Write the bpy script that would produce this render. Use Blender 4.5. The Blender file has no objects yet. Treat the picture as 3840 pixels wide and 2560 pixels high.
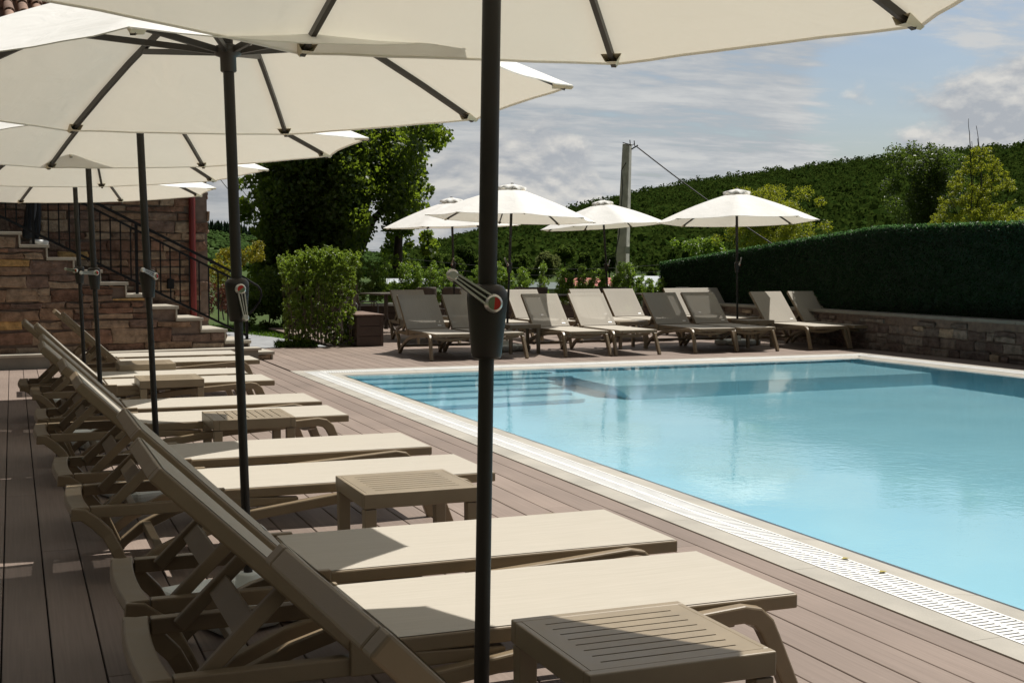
import bpy, bmesh, math, random
import numpy as np
from mathutils import Vector, Matrix, Euler

random.seed(7); RNG = np.random.default_rng(11)
C = bpy.context.scene.collection
scene = bpy.context.scene
PI = math.pi

# ------------------------------------------------------------------ camera model (metres; X across the pool, Y along it)
CAM_H = 1.45; FPX = 4770.0; CX = 1920.0; CY = 1280.0
YAW = math.radians(21.42); PITCH = math.radians(3.6227)
_cy, _sy, _cp, _sp = math.cos(YAW), math.sin(YAW), math.cos(PITCH), math.sin(PITCH)
FWD = np.array([_sy*_cp, _cy*_cp, -_sp]); RGT = np.array([_cy, -_sy, 0.0]); UPV = np.cross(RGT, FWD)
def at(x, y, f):
    """world point seen at photo pixel (x, y), f metres in front of the viewpoint"""
    p = np.array([0, 0, CAM_H]) + FWD*f + RGT*((x-CX)/FPX*f) - UPV*((y-CY)/FPX*f)
    return Vector(p.tolist())

# ------------------------------------------------------------------ mesh builder
class MB:
    def __init__(s): s.v = []; s.f = []; s.smooth = []
    def add(s, vs, fs, smooth=False, M=None):
        o = len(s.v)
        for p in vs:
            p = Vector(p)
            if M is not None: p = M @ p
            s.v.append(tuple(p))
        for f in fs:
            s.f.append(tuple(i+o for i in f)); s.smooth.append(smooth)
    def box(s, x0, x1, y0, y1, z0, z1, M=None):
        vs = [(x0,y0,z0),(x1,y0,z0),(x1,y1,z0),(x0,y1,z0),(x0,y0,z1),(x1,y0,z1),(x1,y1,z1),(x0,y1,z1)]
        s.add(vs, [(0,3,2,1),(4,5,6,7),(0,1,5,4),(1,2,6,5),(2,3,7,6),(3,0,4,7)], M=M)
    def beam(s, p0, p1, w, h, up=(0,0,1)):
        p0 = Vector(p0); p1 = Vector(p1); d = (p1-p0).normalized(); u = Vector(up)
        a = d.cross(u)
        if a.length < 1e-4: a = d.cross(Vector((1,0,0)))
        a.normalize(); b = a.cross(d)
        vs = []
        for p in (p0, p1):
            for (i, j) in ((-1,-1),(1,-1),(1,1),(-1,1)): vs.append(p + a*(i*w/2) + b*(j*h/2))
        s.add(vs, [(0,1,2,3),(7,6,5,4),(0,4,5,1),(1,5,6,2),(2,6,7,3),(3,7,4,0)])
    def tube(s, pts, r, n=10, caps=True):
        pts = [Vector(p) for p in pts]
        rs = r if isinstance(r, (list, tuple)) else [r]*len(pts)
        rings = []; prev = None
        for i, p in enumerate(pts):
            d = (pts[min(i+1,len(pts)-1)] - pts[max(i-1,0)]).normalized()
            if prev is None:
                a = d.cross(Vector((0,0,1)))
                if a.length < 1e-3: a = d.cross(Vector((1,0,0)))
            else: a = prev - d*prev.dot(d)
            a.normalize(); prev = a; b = d.cross(a)
            rings.append([p + (a*math.cos(2*PI*k/n) + b*math.sin(2*PI*k/n))*rs[i] for k in range(n)])
        vs = [q for r_ in rings for q in r_]; fs = []
        for i in range(len(pts)-1):
            for k in range(n):
                k2 = (k+1) % n
                fs.append((i*n+k, i*n+k2, (i+1)*n+k2, (i+1)*n+k))
        s.add(vs, fs, True)
        if caps:
            s.add(rings[0], [tuple(reversed(range(n)))]); s.add(rings[-1], [tuple(range(n))])
    def lathe(s, prof, n=16, sy=1.0, M=None):
        vs = []; fs = []
        for (r, z) in prof:
            for k in range(n):
                a = 2*PI*k/n; vs.append((r*math.cos(a), r*sy*math.sin(a), z))
        for i in range(len(prof)-1):
            for k in range(n):
                k2 = (k+1) % n; fs.append((i*n+k, i*n+k2, (i+1)*n+k2, (i+1)*n+k))
        s.add(vs, fs, True, M)
        s.add(vs[:n], [tuple(reversed(range(n)))], False, M); s.add(vs[-n:], [tuple(range(n))], False, M)
    def strip(s, path, t, w):
        """rectangular bar swept along path of (x, z, y): t thick in the x-z plane, w wide in y"""
        n = len(path); vs = []
        for i, (x, z, y) in enumerate(path):
            a = path[max(i-1,0)]; b = path[min(i+1,n-1)]
            d = Vector((b[0]-a[0], 0, b[1]-a[1])).normalized(); nn = Vector((-d.z, 0, d.x))
            tt = t[i] if isinstance(t, (list, tuple)) else t
            for (i1, j1) in ((-1,-1),(1,-1),(1,1),(-1,1)):
                vs.append(Vector((x, y, z)) + nn*(i1*tt/2) + Vector((0, j1*w/2, 0)))
        fs = [(0,1,2,3), tuple((n-1)*4+k for k in (3,2,1,0))]
        for i in range(n-1):
            for k in range(4):
                k2 = (k+1) % 4; fs.append((i*4+k, (i+1)*4+k, (i+1)*4+k2, i*4+k2))
        s.add(vs, fs)
    def build(s, name, m, parent=None, bevel=0, seg=2, sharp=True):
        me = bpy.data.meshes.new(name); me.from_pydata(s.v, [], s.f); me.update()
        bm = bmesh.new(); bm.from_mesh(me); bmesh.ops.recalc_face_normals(bm, faces=bm.faces); bm.to_mesh(me); bm.free()
        if any(s.smooth):
            me.polygons.foreach_set('use_smooth', s.smooth)
        if m: me.materials.append(m)
        o = bpy.data.objects.new(name, me); C.objects.link(o)
        if parent: o.parent = parent
        if bevel:
            b = o.modifiers.new('bevel', 'BEVEL'); b.width = bevel; b.segments = seg; b.limit_method = 'ANGLE'; b.angle_limit = math.radians(40)
        return o

def tag(o, label=None, cat=None, group=None, kind=None):
    if label: o['label'] = label
    if cat: o['category'] = cat
    if group: o['group'] = group
    if kind: o['kind'] = kind
    return o
def empty(name, loc, rz=0, label=None, cat=None, group=None):
    o = bpy.data.objects.new(name, None); C.objects.link(o); o.location = loc; o.rotation_euler = (0,0,rz)
    o.empty_display_size = .1
    return tag(o, label, cat, group)
def copy_tree(o, parent=None):
    c = o.copy(); C.objects.link(c)
    if parent: c.parent = parent
    for ch in list(o.children): copy_tree(ch, c)
    return c

# ------------------------------------------------------------------ materials
MATS = {}
class NT:
    def __init__(s, name):
        s.m = bpy.data.materials.new(name); s.m.use_nodes = True; s.t = s.m.node_tree
        s.t.nodes.clear(); s.out = s.t.nodes.new('ShaderNodeOutputMaterial')
    def n(s, typ, **kw):
        nd = s.t.nodes.new('ShaderNode'+typ)
        for k, v in kw.items():
            if k.startswith('in_'):
                key = k[3:]
                key = int(key) if key.isdigit() else key.replace('_', ' ')
                nd.inputs[key].default_value = v
            else: setattr(nd, k, v)
        return nd
    def l(s, a, b): s.t.links.new(a, b)
def ramp(t, fac, stops):
    r = t.n('ValToRGB'); cr = r.color_ramp
    while len(cr.elements) < len(stops): cr.elements.new(.5)
    for e, (p, c) in zip(cr.elements, stops):
        e.position = p; e.color = (*c, 1)
    if fac is not None: t.l(fac, r.inputs[0])
    return r
def simple(name, col, rough=.6, metal=0, var=.12, scale=8, bump=0, bscale=60, spec=.5, island=0, coat=0):
    t = NT(name); p = t.n('BsdfPrincipled', in_Roughness=rough, in_Metallic=metal)
    p.inputs['Specular IOR Level'].default_value = spec
    tc = t.n('TexCoord'); nz = t.n('TexNoise', in_Scale=scale, in_Detail=6.0)
    t.l(tc.outputs['Object'], nz.inputs['Vector'])
    lo = tuple(c*(1-var) for c in col); hi = tuple(min(1, c*(1+var)) for c in col)
    r = ramp(t, nz.outputs['Fac'], [(.3, lo), (.7, hi)])
    out = r.outputs[0]
    if island:
        g = t.n('NewGeometry'); hs = t.n('HueSaturation')
        mr = t.n('MapRange', in_3=1-island, in_4=1+island); t.l(g.outputs['Random Per Island'], mr.inputs[0])
        t.l(mr.outputs[0], hs.inputs['Value']); t.l(out, hs.inputs['Color']); out = hs.outputs[0]
    t.l(out, p.inputs['Base Color'])
    rr = t.n('MapRange', in_3=max(0,rough-.1), in_4=min(1,rough+.12)); t.l(nz.outputs['Fac'], rr.inputs[0]); t.l(rr.outputs[0], p.inputs['Roughness'])
    if bump:
        n2 = t.n('TexNoise', in_Scale=bscale, in_Detail=4.0); t.l(tc.outputs['Object'], n2.inputs['Vector'])
        b = t.n('Bump', in_Strength=bump, in_Distance=.01); t.l(n2.outputs['Fac'], b.inputs['Height']); t.l(b.outputs[0], p.inputs['Normal'])
    t.l(p.outputs[0], t.out.inputs[0]); MATS[name] = t.m; return t.m

def canvas_mat():
    t = NT('canvas'); tc = t.n('TexCoord')
    d = t.n('BsdfDiffuse', in_Color=(.80,.785,.735,1)); tr = t.n('BsdfTranslucent', in_Color=(.82,.77,.645,1))
    nz = t.n('TexNoise', in_Scale=3.0, in_Detail=5.0); t.l(tc.outputs['Object'], nz.inputs['Vector'])
    r = ramp(t, nz.outputs['Fac'], [(.3,(.90,.895,.87)),(.7,(.94,.935,.915))]); t.l(r.outputs[0], d.inputs['Color'])
    nz2 = t.n('TexNoise', in_Scale=5.0, in_Detail=3.0, in_Distortion=.6); t.l(tc.outputs['Object'], nz2.inputs['Vector'])
    nz3 = t.n('TexNoise', in_Scale=400.0, in_Detail=1.0); t.l(tc.outputs['Object'], nz3.inputs['Vector'])
    b = t.n('Bump', in_Strength=.55, in_Distance=.02); t.l(nz2.outputs['Fac'], b.inputs['Height'])
    b2 = t.n('Bump', in_Strength=.08, in_Distance=.002); t.l(nz3.outputs['Fac'], b2.inputs['Height']); t.l(b.outputs[0], b2.inputs['Normal'])
    t.l(b2.outputs[0], d.inputs['Normal']); t.l(b2.outputs[0], tr.inputs['Normal'])
    m = t.n('MixShader', in_0=CANVAS_T); t.l(d.outputs[0], m.inputs[1]); t.l(tr.outputs[0], m.inputs[2])
    t.l(m.outputs[0], t.out.inputs[0]); return t.m
CANVAS_T = .25

def sling_mat(name='sling_mesh', see=.16):
    t = NT(name); tc = t.n('TexCoord')
    mp = t.n('Mapping', in_Scale=(6,220,1)); t.l(tc.outputs['Object'], mp.inputs['Vector'])
    nz = t.n('TexNoise', in_Scale=1.0, in_Detail=3.0); t.l(mp.outputs[0], nz.inputs['Vector'])
    r = ramp(t, nz.outputs['Fac'], [(.3,(.41,.375,.315)),(.7,(.455,.42,.36))])
    p = t.n('BsdfPrincipled', in_Roughness=.75); p.inputs['Specular IOR Level'].default_value = .25
    t.l(r.outputs[0], p.inputs['Base Color'])
    nb = t.n('TexNoise', in_Scale=700.0); t.l(tc.outputs['Object'], nb.inputs['Vector'])
    b = t.n('Bump', in_Strength=.2, in_Distance=.002); t.l(nb.outputs['Fac'], b.inputs['Height']); t.l(b.outputs[0], p.inputs['Normal'])
    tp = t.n('BsdfTransparent'); m = t.n('MixShader', in_0=see)
    t.l(p.outputs[0], m.inputs[1]); t.l(tp.outputs[0], m.inputs[2]); t.l(m.outputs[0], t.out.inputs[0]); return t.m

def leaf_mat(name, cols, trans=.45, tcol=(.28,.42,.04), rough=.42, spec=.4):
    t = NT(name); g = t.n('NewGeometry')
    r = ramp(t, g.outputs['Random Per Island'], [(i/(len(cols)-1), c) for i, c in enumerate(cols)])
    p = t.n('BsdfPrincipled', in_Roughness=rough); p.inputs['Specular IOR Level'].default_value = spec
    t.l(r.outputs[0], p.inputs['Base Color'])
    tr = t.n('BsdfTranslucent', in_Color=(*tcol,1))
    m = t.n('MixShader', in_0=trans); t.l(p.outputs[0], m.inputs[1]); t.l(tr.outputs[0], m.inputs[2])
    t.l(m.outputs[0], t.out.inputs[0]); return t.m

def deck_mat():
    t = NT('composite_decking'); tc = t.n('TexCoord'); g = t.n('NewGeometry')
    mp = t.n('Mapping', in_Scale=(60,1.2,1)); t.l(tc.outputs['Object'], mp.inputs['Vector'])
    nz = t.n('TexNoise', in_Scale=1.5, in_Detail=6.0); t.l(mp.outputs[0], nz.inputs['Vector'])
    n2 = t.n('TexNoise', in_Scale=.9, in_Detail=5.0); t.l(tc.outputs['Object'], n2.inputs['Vector'])
    r = ramp(t, nz.outputs['Fac'], [(.25,DECK_LO),(.75,DECK_HI)])
    hs = t.n('HueSaturation'); mr = t.n('MapRange', in_3=.88, in_4=1.1); t.l(g.outputs['Random Per Island'], mr.inputs[0])
    mr2 = t.n('MapRange', in_1=.3, in_2=.7, in_3=.86, in_4=1.12); t.l(n2.outputs['Fac'], mr2.inputs[0])
    mm = t.n('Math', operation='MULTIPLY'); t.l(mr.outputs[0], mm.inputs[0]); t.l(mr2.outputs[0], mm.inputs[1])
    t.l(mm.outputs[0], hs.inputs['Value']); t.l(r.outputs[0], hs.inputs['Color'])
    n4 = t.n('TexNoise', in_Scale=26.0, in_Detail=4.0, in_Roughness=.6); t.l(tc.outputs['Object'], n4.inputs['Vector'])
    st = t.n('MapRange', in_1=.66, in_2=.78, in_3=0.0, in_4=.35); t.l(n4.outputs['Fac'], st.inputs[0])
    mx = t.n('MixRGB'); mx.inputs[2].default_value = (.33,.29,.25,1); t.l(st.outputs[0], mx.inputs[0]); t.l(hs.outputs[0], mx.inputs[1])
    p = t.n('BsdfPrincipled', in_Roughness=.62); p.inputs['Specular IOR Level'].default_value = .35
    t.l(mx.outputs[0], p.inputs['Base Color'])
    b = t.n('Bump', in_Strength=.12, in_Distance=.004); t.l(nz.outputs['Fac'], b.inputs['Height']); t.l(b.outputs[0], p.inputs['Normal'])
    t.l(p.outputs[0], t.out.inputs[0]); return t.m
DECK_LO = (.205,.157,.129); DECK_HI = (.262,.203,.169)

def rubble_mat(name='rubble_stone', sat=1.0, val=1.0):
    t = NT(name); tc = t.n('TexCoord'); g = t.n('NewGeometry')
    r = ramp(t, g.outputs['Random Per Island'], [(0,(.12,.070,.050)),(.16,(.165,.095,.066)),(.32,(.145,.100,.074)),(.46,(.21,.150,.105)),(.60,(.13,.088,.070)),(.72,(.185,.12,.080)),(.84,(.235,.175,.125)),(.955,(.32,.20,.085))])
    r.color_ramp.interpolation = 'CONSTANT'
    nz = t.n('TexNoise', in_Scale=9.0, in_Detail=8.0, in_Roughness=.65); t.l(tc.outputs['Object'], nz.inputs['Vector'])
    hs = t.n('HueSaturation'); mr = t.n('MapRange', in_1=.28, in_2=.72, in_3=.45, in_4=1.6); t.l(nz.outputs['Fac'], mr.inputs[0])
    hs.inputs['Saturation'].default_value = sat
    mv_ = t.n('Math', operation='MULTIPLY', in_1=val); t.l(mr.outputs[0], mv_.inputs[0]); t.l(mv_.outputs[0], hs.inputs['Value']); t.l(r.outputs[0], hs.inputs['Color'])
    p = t.n('BsdfPrincipled', in_Roughness=.9); p.inputs['Specular IOR Level'].default_value = .2
    t.l(hs.outputs[0], p.inputs['Base Color'])
    n2 = t.n('TexNoise', in_Scale=28.0, in_Detail=8.0, in_Roughness=.7); t.l(tc.outputs['Object'], n2.inputs['Vector'])
    b = t.n('Bump', in_Strength=.8, in_Distance=.03); t.l(n2.outputs['Fac'], b.inputs['Height']); t.l(b.outputs[0], p.inputs['Normal'])
    t.l(p.outputs[0], t.out.inputs[0]); return t.m

def water_mat():
    t = NT('pool_water'); tc = t.n('TexCoord')
    g = t.n('BsdfGlass', in_IOR=1.33, in_Roughness=0.0, in_Color=(.97,.995,1,1))
    n1 = t.n('TexNoise', in_Scale=9.0, in_Detail=3.0, in_Distortion=.8); n2 = t.n('TexNoise', in_Scale=38.0, in_Detail=2.0, in_Distortion=.5)
    n3 = t.n('TexNoise', in_Scale=.55, in_Detail=2.0)
    for n in (n1, n2, n3): t.l(tc.outputs['Object'], n.inputs['Vector'])
    ma = t.n('Math', operation='MULTIPLY', in_1=.35); t.l(n2.outputs['Fac'], ma.inputs[0])
    ad = t.n('Math', operation='ADD'); t.l(n1.outputs['Fac'], ad.inputs[0]); t.l(ma.outputs[0], ad.inputs[1])
    msk = t.n('MapRange', in_1=.38, in_2=.66, in_3=.25, in_4=1.0); t.l(n3.outputs['Fac'], msk.inputs[0])
    mu = t.n('Math', operation='MULTIPLY'); t.l(ad.outputs[0], mu.inputs[0]); t.l(msk.outputs[0], mu.inputs[1])
    b = t.n('Bump', in_Strength=WAVE, in_Distance=.004); t.l(mu.outputs[0], b.inputs['Height']); t.l(b.outputs[0], g.inputs['Normal'])
    t.l(g.outputs[0], t.out.inputs[0]); return t.m
WAVE = .5

def tile_mat():
    t = NT('pool_lining'); tc = t.n('TexCoord')
    nz = t.n('TexNoise', in_Scale=1.6, in_Detail=5.0); t.l(tc.outputs['Object'], nz.inputs['Vector'])
    r = ramp(t, nz.outputs['Fac'], [(.3,POOL_LO),(.7,POOL_HI)])
    p = t.n('BsdfPrincipled', in_Roughness=.5); t.l(r.outputs[0], p.inputs['Base Color'])
    t.l(p.outputs[0], t.out.inputs[0]); return t.m
POOL_LO = (.33,.72,.86); POOL_HI = (.37,.77,.90)

def forest_mat(name, lo, mid, hi):
    t = NT(name); g = t.n('NewGeometry'); tc = t.n('TexCoord')
    r = ramp(t, g.outputs['Random Per Island'], [(0,lo),(.5,mid),(1,hi)])
    nz = t.n('TexNoise', in_Scale=.7, in_Detail=5.0, in_Roughness=.7); t.l(tc.outputs['Object'], nz.inputs['Vector'])
    hs = t.n('HueSaturation'); mr = t.n('MapRange', in_1=.3, in_2=.7, in_3=.45, in_4=1.6); t.l(nz.outputs['Fac'], mr.inputs[0])
    t.l(mr.outputs[0], hs.inputs['Value']); t.l(r.outputs[0], hs.inputs['Color'])
    p = t.n('BsdfPrincipled', in_Roughness=1.0); p.inputs['Specular IOR Level'].default_value = 0
    t.l(hs.outputs[0], p.inputs['Base Color'])
    n2 = t.n('TexNoise', in_Scale=1.6, in_Detail=6.0, in_Roughness=.8); t.l(tc.outputs['Object'], n2.inputs['Vector'])
    b = t.n('Bump', in_Strength=.7, in_Distance=.9); t.l(n2.outputs['Fac'], b.inputs['Height']); t.l(b.outputs[0], p.inputs['Normal'])
    t.l(p.outputs[0], t.out.inputs[0]); return t.m

M_CANVAS = canvas_mat(); M_SLING = sling_mat(); M_SEAT = sling_mat('seat_sling_mesh', .02); M_DECK = deck_mat(); M_RUBBLE = rubble_mat(val=1.45); M_WATER = water_mat(); M_TILE = tile_mat()
M_RESIN = simple('taupe_resin', (.215,.162,.100), .40, var=.06, scale=14, bump=.05, bscale=300)
M_RESIN2 = simple('taupe_table_resin', (.245,.195,.130), .42, var=.06, scale=10, bump=.05, bscale=300)
M_POLE = simple('bronze_powder_coat', (.020,.0165,.0135), .42, var=.1, scale=20, spec=.35)
M_RIB = simple('dark_rib_metal', (.035,.030,.025), .45, var=.1)
M_CHROME = simple('brushed_handle_metal', (.62,.60,.56), .32, metal=.85, var=.06)
M_RED = simple('red_dial', (.36,.025,.02), .2); M_GREEN = simple('green_dial', (.13,.17,.10), .2)
M_CLOTHTIP = simple('canvas_pocket', (.70,.63,.49), .8, var=.08)
M_CONC = simple('white_concrete', (.66,.69,.65), .8, var=.06, bump=.15, bscale=90)
M_WHITE = simple('white_plastic', (.82,.82,.80), .4, var=.03)
M_COPING = simple('coping_stone', (.37,.345,.295), .6, var=.14, scale=3, bump=.06, bscale=120)
M_DARK = simple('dark_void', (.02,.018,.016), .9)
M_STEP = simple('step_stone', (.40,.365,.30), .7, var=.12, scale=5, bump=.08)
M_PLINTH = simple('plinth_render', (.22,.21,.18), .85, var=.15, scale=4, bump=.1)
M_MORTAR = simple('mortar', (.19,.14,.112), .95, var=.25, scale=12, bump=.4, bscale=80)
M_IRON = simple('black_iron', (.010,.010,.011), .6, spec=.2, var=.1)
M_PIPE = simple('red_pipe_paint', (.15,.016,.014), .45, var=.1)
M_CLAY = simple('clay_roof_tile', (.25,.16,.12), .85, var=.35, scale=6, bump=.3, bscale=60, island=.3)
M_WPC = simple('dark_planter_boards', (.060,.040,.032), .6, var=.15, scale=10, island=.12)
M_WPCTOP = simple('planter_lid_boards', (.20,.135,.105), .6, var=.15, scale=10)
M_PAVE = simple('grey_paving', (.27,.28,.29), .85, var=.2, scale=6, bump=.2, bscale=40)
M_KERB = simple('kerb_stone', (.42,.41,.38), .85, var=.15)
M_GRASSG = simple('lawn_soil', (.045,.075,.018), .9, var=.4, scale=.6, bump=.3, bscale=10)
M_BARK = simple('bark', (.030,.024,.019), .95, var=.3, scale=6, bump=.6, bscale=30)
M_TWIG = simple('twig_bark', (.16,.13,.10), .9, var=.2)
M_PCONC = simple('pole_concrete', (.56,.54,.50), .9, var=.2, scale=5, bump=.15, bscale=40)
M_CABLE = simple('black_cable', (.012,.012,.012), .6)
M_REDROOF = simple('red_sheet_roof', (.42,.12,.10), .6, var=.15, scale=.8)
M_GREYROOF = simple('pale_sheet_roof', (.42,.45,.47), .5, var=.2, scale=.5)
M_RUST = simple('rusty_sheet', (.30,.17,.10), .8, var=.3, scale=1)
M_HWALL = simple('house_render', (.5,.48,.44), .9, var=.1, scale=1)
M_CHAIR = simple('brown_chair_weave', (.060,.046,.036), .6, var=.15, scale=30)
M_TTOP = simple('dark_table_top', (.085,.072,.055), .5, var=.15)
M_JEANS = simple('dark_denim', (.016,.019,.026), .9, var=.2, bump=.2, bscale=400)
M_SHOE = simple('white_shoe', (.72,.72,.72), .6); M_SHIRT = simple('grey_shirt', (.20,.20,.21), .9, bump=.2, bscale=300)
M_SKIN = simple('skin', (.48,.30,.22), .55, var=.05); M_HAIR = simple('brown_hair', (.03,.02,.014), .6)
L_BIG = leaf_mat('linden_leaf', [(.018,.038,.010),(.028,.055,.012),(.045,.08,.016)], .38, (.30,.42,.03), .45, .35)
L_SHRUB = leaf_mat('privet_leaf', [(.06,.105,.014),(.09,.15,.02),(.13,.19,.028)], .4, (.36,.50,.05), .35, .5)
L_LAUREL = leaf_mat('laurel_leaf', [(.045,.09,.016),(.07,.13,.022),(.105,.17,.03)], .4, (.32,.48,.05), .35, .5)
L_DARKT = leaf_mat('dark_tree_leaf', [(.018,.035,.010),(.028,.05,.013),(.045,.07,.018)], .35, (.16,.24,.03))
L_YEL = leaf_mat('yellow_green_leaf', [(.075,.10,.012),(.11,.14,.016),(.16,.17,.02)], .45, (.40,.44,.03))
L_GOLD = leaf_mat('golden_leaf', [(.12,.12,.012),(.20,.18,.015),(.07,.10,.015)], .4, (.45,.40,.03))
L_REDL = leaf_mat('purple_leaf', [(.05,.018,.014),(.08,.03,.018),(.05,.05,.015)], .3, (.20,.06,.03))
L_HEDGE = leaf_mat('plastic_hedge_needle', [(.005,.026,.005),(.008,.036,.007),(.013,.050,.011)], .12, (.02,.12,.02), .45, .25)
L_GRASS = leaf_mat('grass_blade', [(.03,.075,.010),(.05,.11,.014),(.07,.13,.02)], .35, (.20,.36,.03))
M_CONIFER = forest_mat('conifer_crown', (.012,.024,.014),(.016,.03,.016),(.02,.036,.018))
M_SLOPE = forest_mat('slope_scrub', (.03,.058,.016),(.04,.07,.02),(.05,.085,.024))

# ------------------------------------------------------------------ leaves
def leaf_object(name, pos, size, mat, parent=None, aspect=.62, up=.35, droop=0.0, fold=True, outward=None):
    """one mesh of many small folded leaves at pos"""
    pos = np.asarray(pos, float); n = len(pos)
    sz = size*(RNG.uniform(.6, 1.25, n))[:, None]
    nrm = RNG.normal(size=(n,3)); nrm[:,2] += up
    if outward is not None: nrm = nrm*.6 + outward
    nrm /= np.linalg.norm(nrm, axis=1)[:,None]
    a = RNG.normal(size=(n,3)); a[:,2] -= droop
    a -= nrm*(a*nrm).sum(1)[:,None]; a /= np.linalg.norm(a, axis=1)[:,None]
    b = np.cross(nrm, a)
    tip = pos + a*sz*.5; base = pos - a*sz*.5; w = aspect*.5
    l = pos + b*sz*w - a*sz*.08 + nrm*sz*.10; r = pos - b*sz*w - a*sz*.08 + nrm*sz*.10
    V = np.stack([base, r, tip, l], 1).reshape(-1,3)
    me = bpy.data.meshes.new(name); me.vertices.add(4*n); me.vertices.foreach_set('co', V.ravel())
    me.loops.add(4*n); me.polygons.add(n) if not fold else me.polygons.add(2*n)
    idx = np.arange(n)*4
    if fold:
        me.loops.add(2*n)
        L = np.stack([idx, idx+1, idx+2, idx, idx+2, idx+3], 1).ravel()
        me.loops.foreach_set('vertex_index', L.astype(np.int32)); me.polygons.foreach_set('loop_start', (np.arange(2*n)*3).astype(np.int32))
    else:
        L = np.stack([idx, idx+1, idx+2, idx+3], 1).ravel()
        me.loops.foreach_set('vertex_index', L.astype(np.int32)); me.polygons.foreach_set('loop_start', (idx).astype(np.int32))
    me.update(calc_edges=True); me.validate(); me.materials.append(mat)
    o = bpy.data.objects.new(name, me); C.objects.link(o)
    if parent: o.parent = parent
    return o
def shell_points(lumps, n, hollow=.55, spread=1.1):
    """points in the outer part of a cloud of ellipsoid lumps [(cx,cy,cz,rx,ry,rz)], number by surface"""
    L = np.array(lumps, float); wts = (L[:,3]*L[:,5]); wts /= wts.sum()
    k = RNG.choice(len(L), n, p=wts); d = RNG.normal(size=(n,3)); d /= np.linalg.norm(d, axis=1)[:,None]
    r = RNG.uniform(hollow**3, 1, n)**(1/3) * RNG.uniform(.8, spread, n)
    return L[k,:3] + d*L[k,3:6]*r[:,None], d
def limb(mb, p0, p1, r0, r1, bend=.06, n=6):
    p0 = Vector(p0); p1 = Vector(p1); ln = (p1-p0).length
    off = Vector((random.uniform(-1,1), random.uniform(-1,1), random.uniform(-.3,.6)))*ln*bend
    pts = []; rs = []
    for i in range(n+1):
        t = i/n; pts.append(p0.lerp(p1, t) + off*math.sin(PI*t)); rs.append(r0+(r1-r0)*t)
    mb.tube(pts, rs, 7)
    return pts

# ------------------------------------------------------------------ SETTING: pool
PX0, PX1 = 3.955, 11.90      # water left / right
PY0, PY1 = .80, 16.05        # water near / far
WL = -.022                   # water level (deck top = 0)
def structure(name, mb, m, **kw):
    o = mb.build(name, m, **kw); o['kind'] = 'structure'; return o

# basin (open box with shelf, stairs and slanted lower walls)
b = MB(); FZ = -1.5
def quad(mb, *p): mb.add(p, [tuple(range(len(p)))])
zt = -.034
quad(b, (PX0,PY0,zt),(PX0,PY1,zt),(PX0,PY1,FZ),(PX0,PY0,FZ))                     # left wall
quad(b, (PX0,PY1,zt),(PX1,PY1,zt),(PX1,PY1,FZ),(PX0,PY1,FZ))                     # far wall
quad(b, (PX1,PY1,zt),(PX1,PY0,zt),(PX1-.65,PY0,FZ),(PX1-.65,PY1,FZ))             # right wall, sloping
quad(b, (PX0,PY0,zt),(PX0,PY0,FZ),(PX1,PY0,FZ),(PX1,PY0,zt))
quad(b, (PX0,PY0,FZ),(PX0,PY1,FZ),(PX1,PY1,FZ),(PX1,PY0,FZ))                     # floor
sx = 6.85; sz_ = -.6
quad(b, (sx,14.03,sz_),(sx,PY1,sz_),(PX1,PY1,sz_),(PX1,14.03,sz_))                # shelf
quad(b, (sx,14.03,sz_),(PX1,14.03,sz_),(PX1,13.5,FZ),(sx,13.5,FZ))
quad(b, (sx,14.03,sz_),(sx,13.5,FZ),(sx,PY1,FZ),(sx,PY1,sz_))
steps_ = [(-.20,15.65,6.72),(-.40,15.25,6.848),(-.60,14.85,6.42),(-.80,14.42,6.34),(-1.0,14.0,6.27),(-1.2,13.52,6.22)]
for (zz, yf, xe) in steps_: b.box(PX0+.002, xe, yf, PY1-.003, FZ+.002, zz)
pool_basin = structure('pool_basin', b, M_TILE)
b = MB(); nx, ny = 60, 110
for j in range(ny+1):
    for i in range(nx+1):
        x = PX0-.12+(PX1-PX0+.165)*i/nx; y = PY0-.04+(PY1-PY0+.075)*j/ny
        b.v.append((x, y, WL + .0012*math.sin(3.1*x+1.7*y)*math.sin(2.3*y-.9*x)))
for j in range(ny):
    for i in range(nx):
        k = j*(nx+1)+i; b.f.append((k, k+1, k+nx+2, k+nx+1)); b.smooth.append(True)
pool_water = structure('pool_water', b, M_WATER)
if pool_water.data.polygons[0].normal.z < 0: pool_water.data.flip_normals()
for p in pool_water.data.polygons: p.use_smooth = True
pool_water.cycles.is_caustics_caster = True; pool_basin.cycles.is_caustics_receiver = True


# coping: inner slab, gutter trough, grate, outer strip
b = MB()
def ring(mb, x0, x1, y0, y1, w, z0, z1, slab=1.2):
    """a rectangular ring of slabs w wide round (x0..x1, y0..y1), laid with fine joints"""
    def run(a0, a1, fn):
        a = a0
        while a < a1-1e-6:
            e = min(a1, a+slab); fn(a+.0015, e-.0015); a = e
    run(y0-w, y1+w, lambda a, e: mb.box(x0-w, x0, a, e, z0, z1)); run(y0-w, y1+w, lambda a, e: mb.box(x1, x1+w, a, e, z0, z1))
    run(x0, x1, lambda a, e: mb.box(a, e, y1, y1+w, z0, z1)); run(x0, x1, lambda a, e: mb.box(a, e, y0-w, y0, z0, z1))
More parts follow.
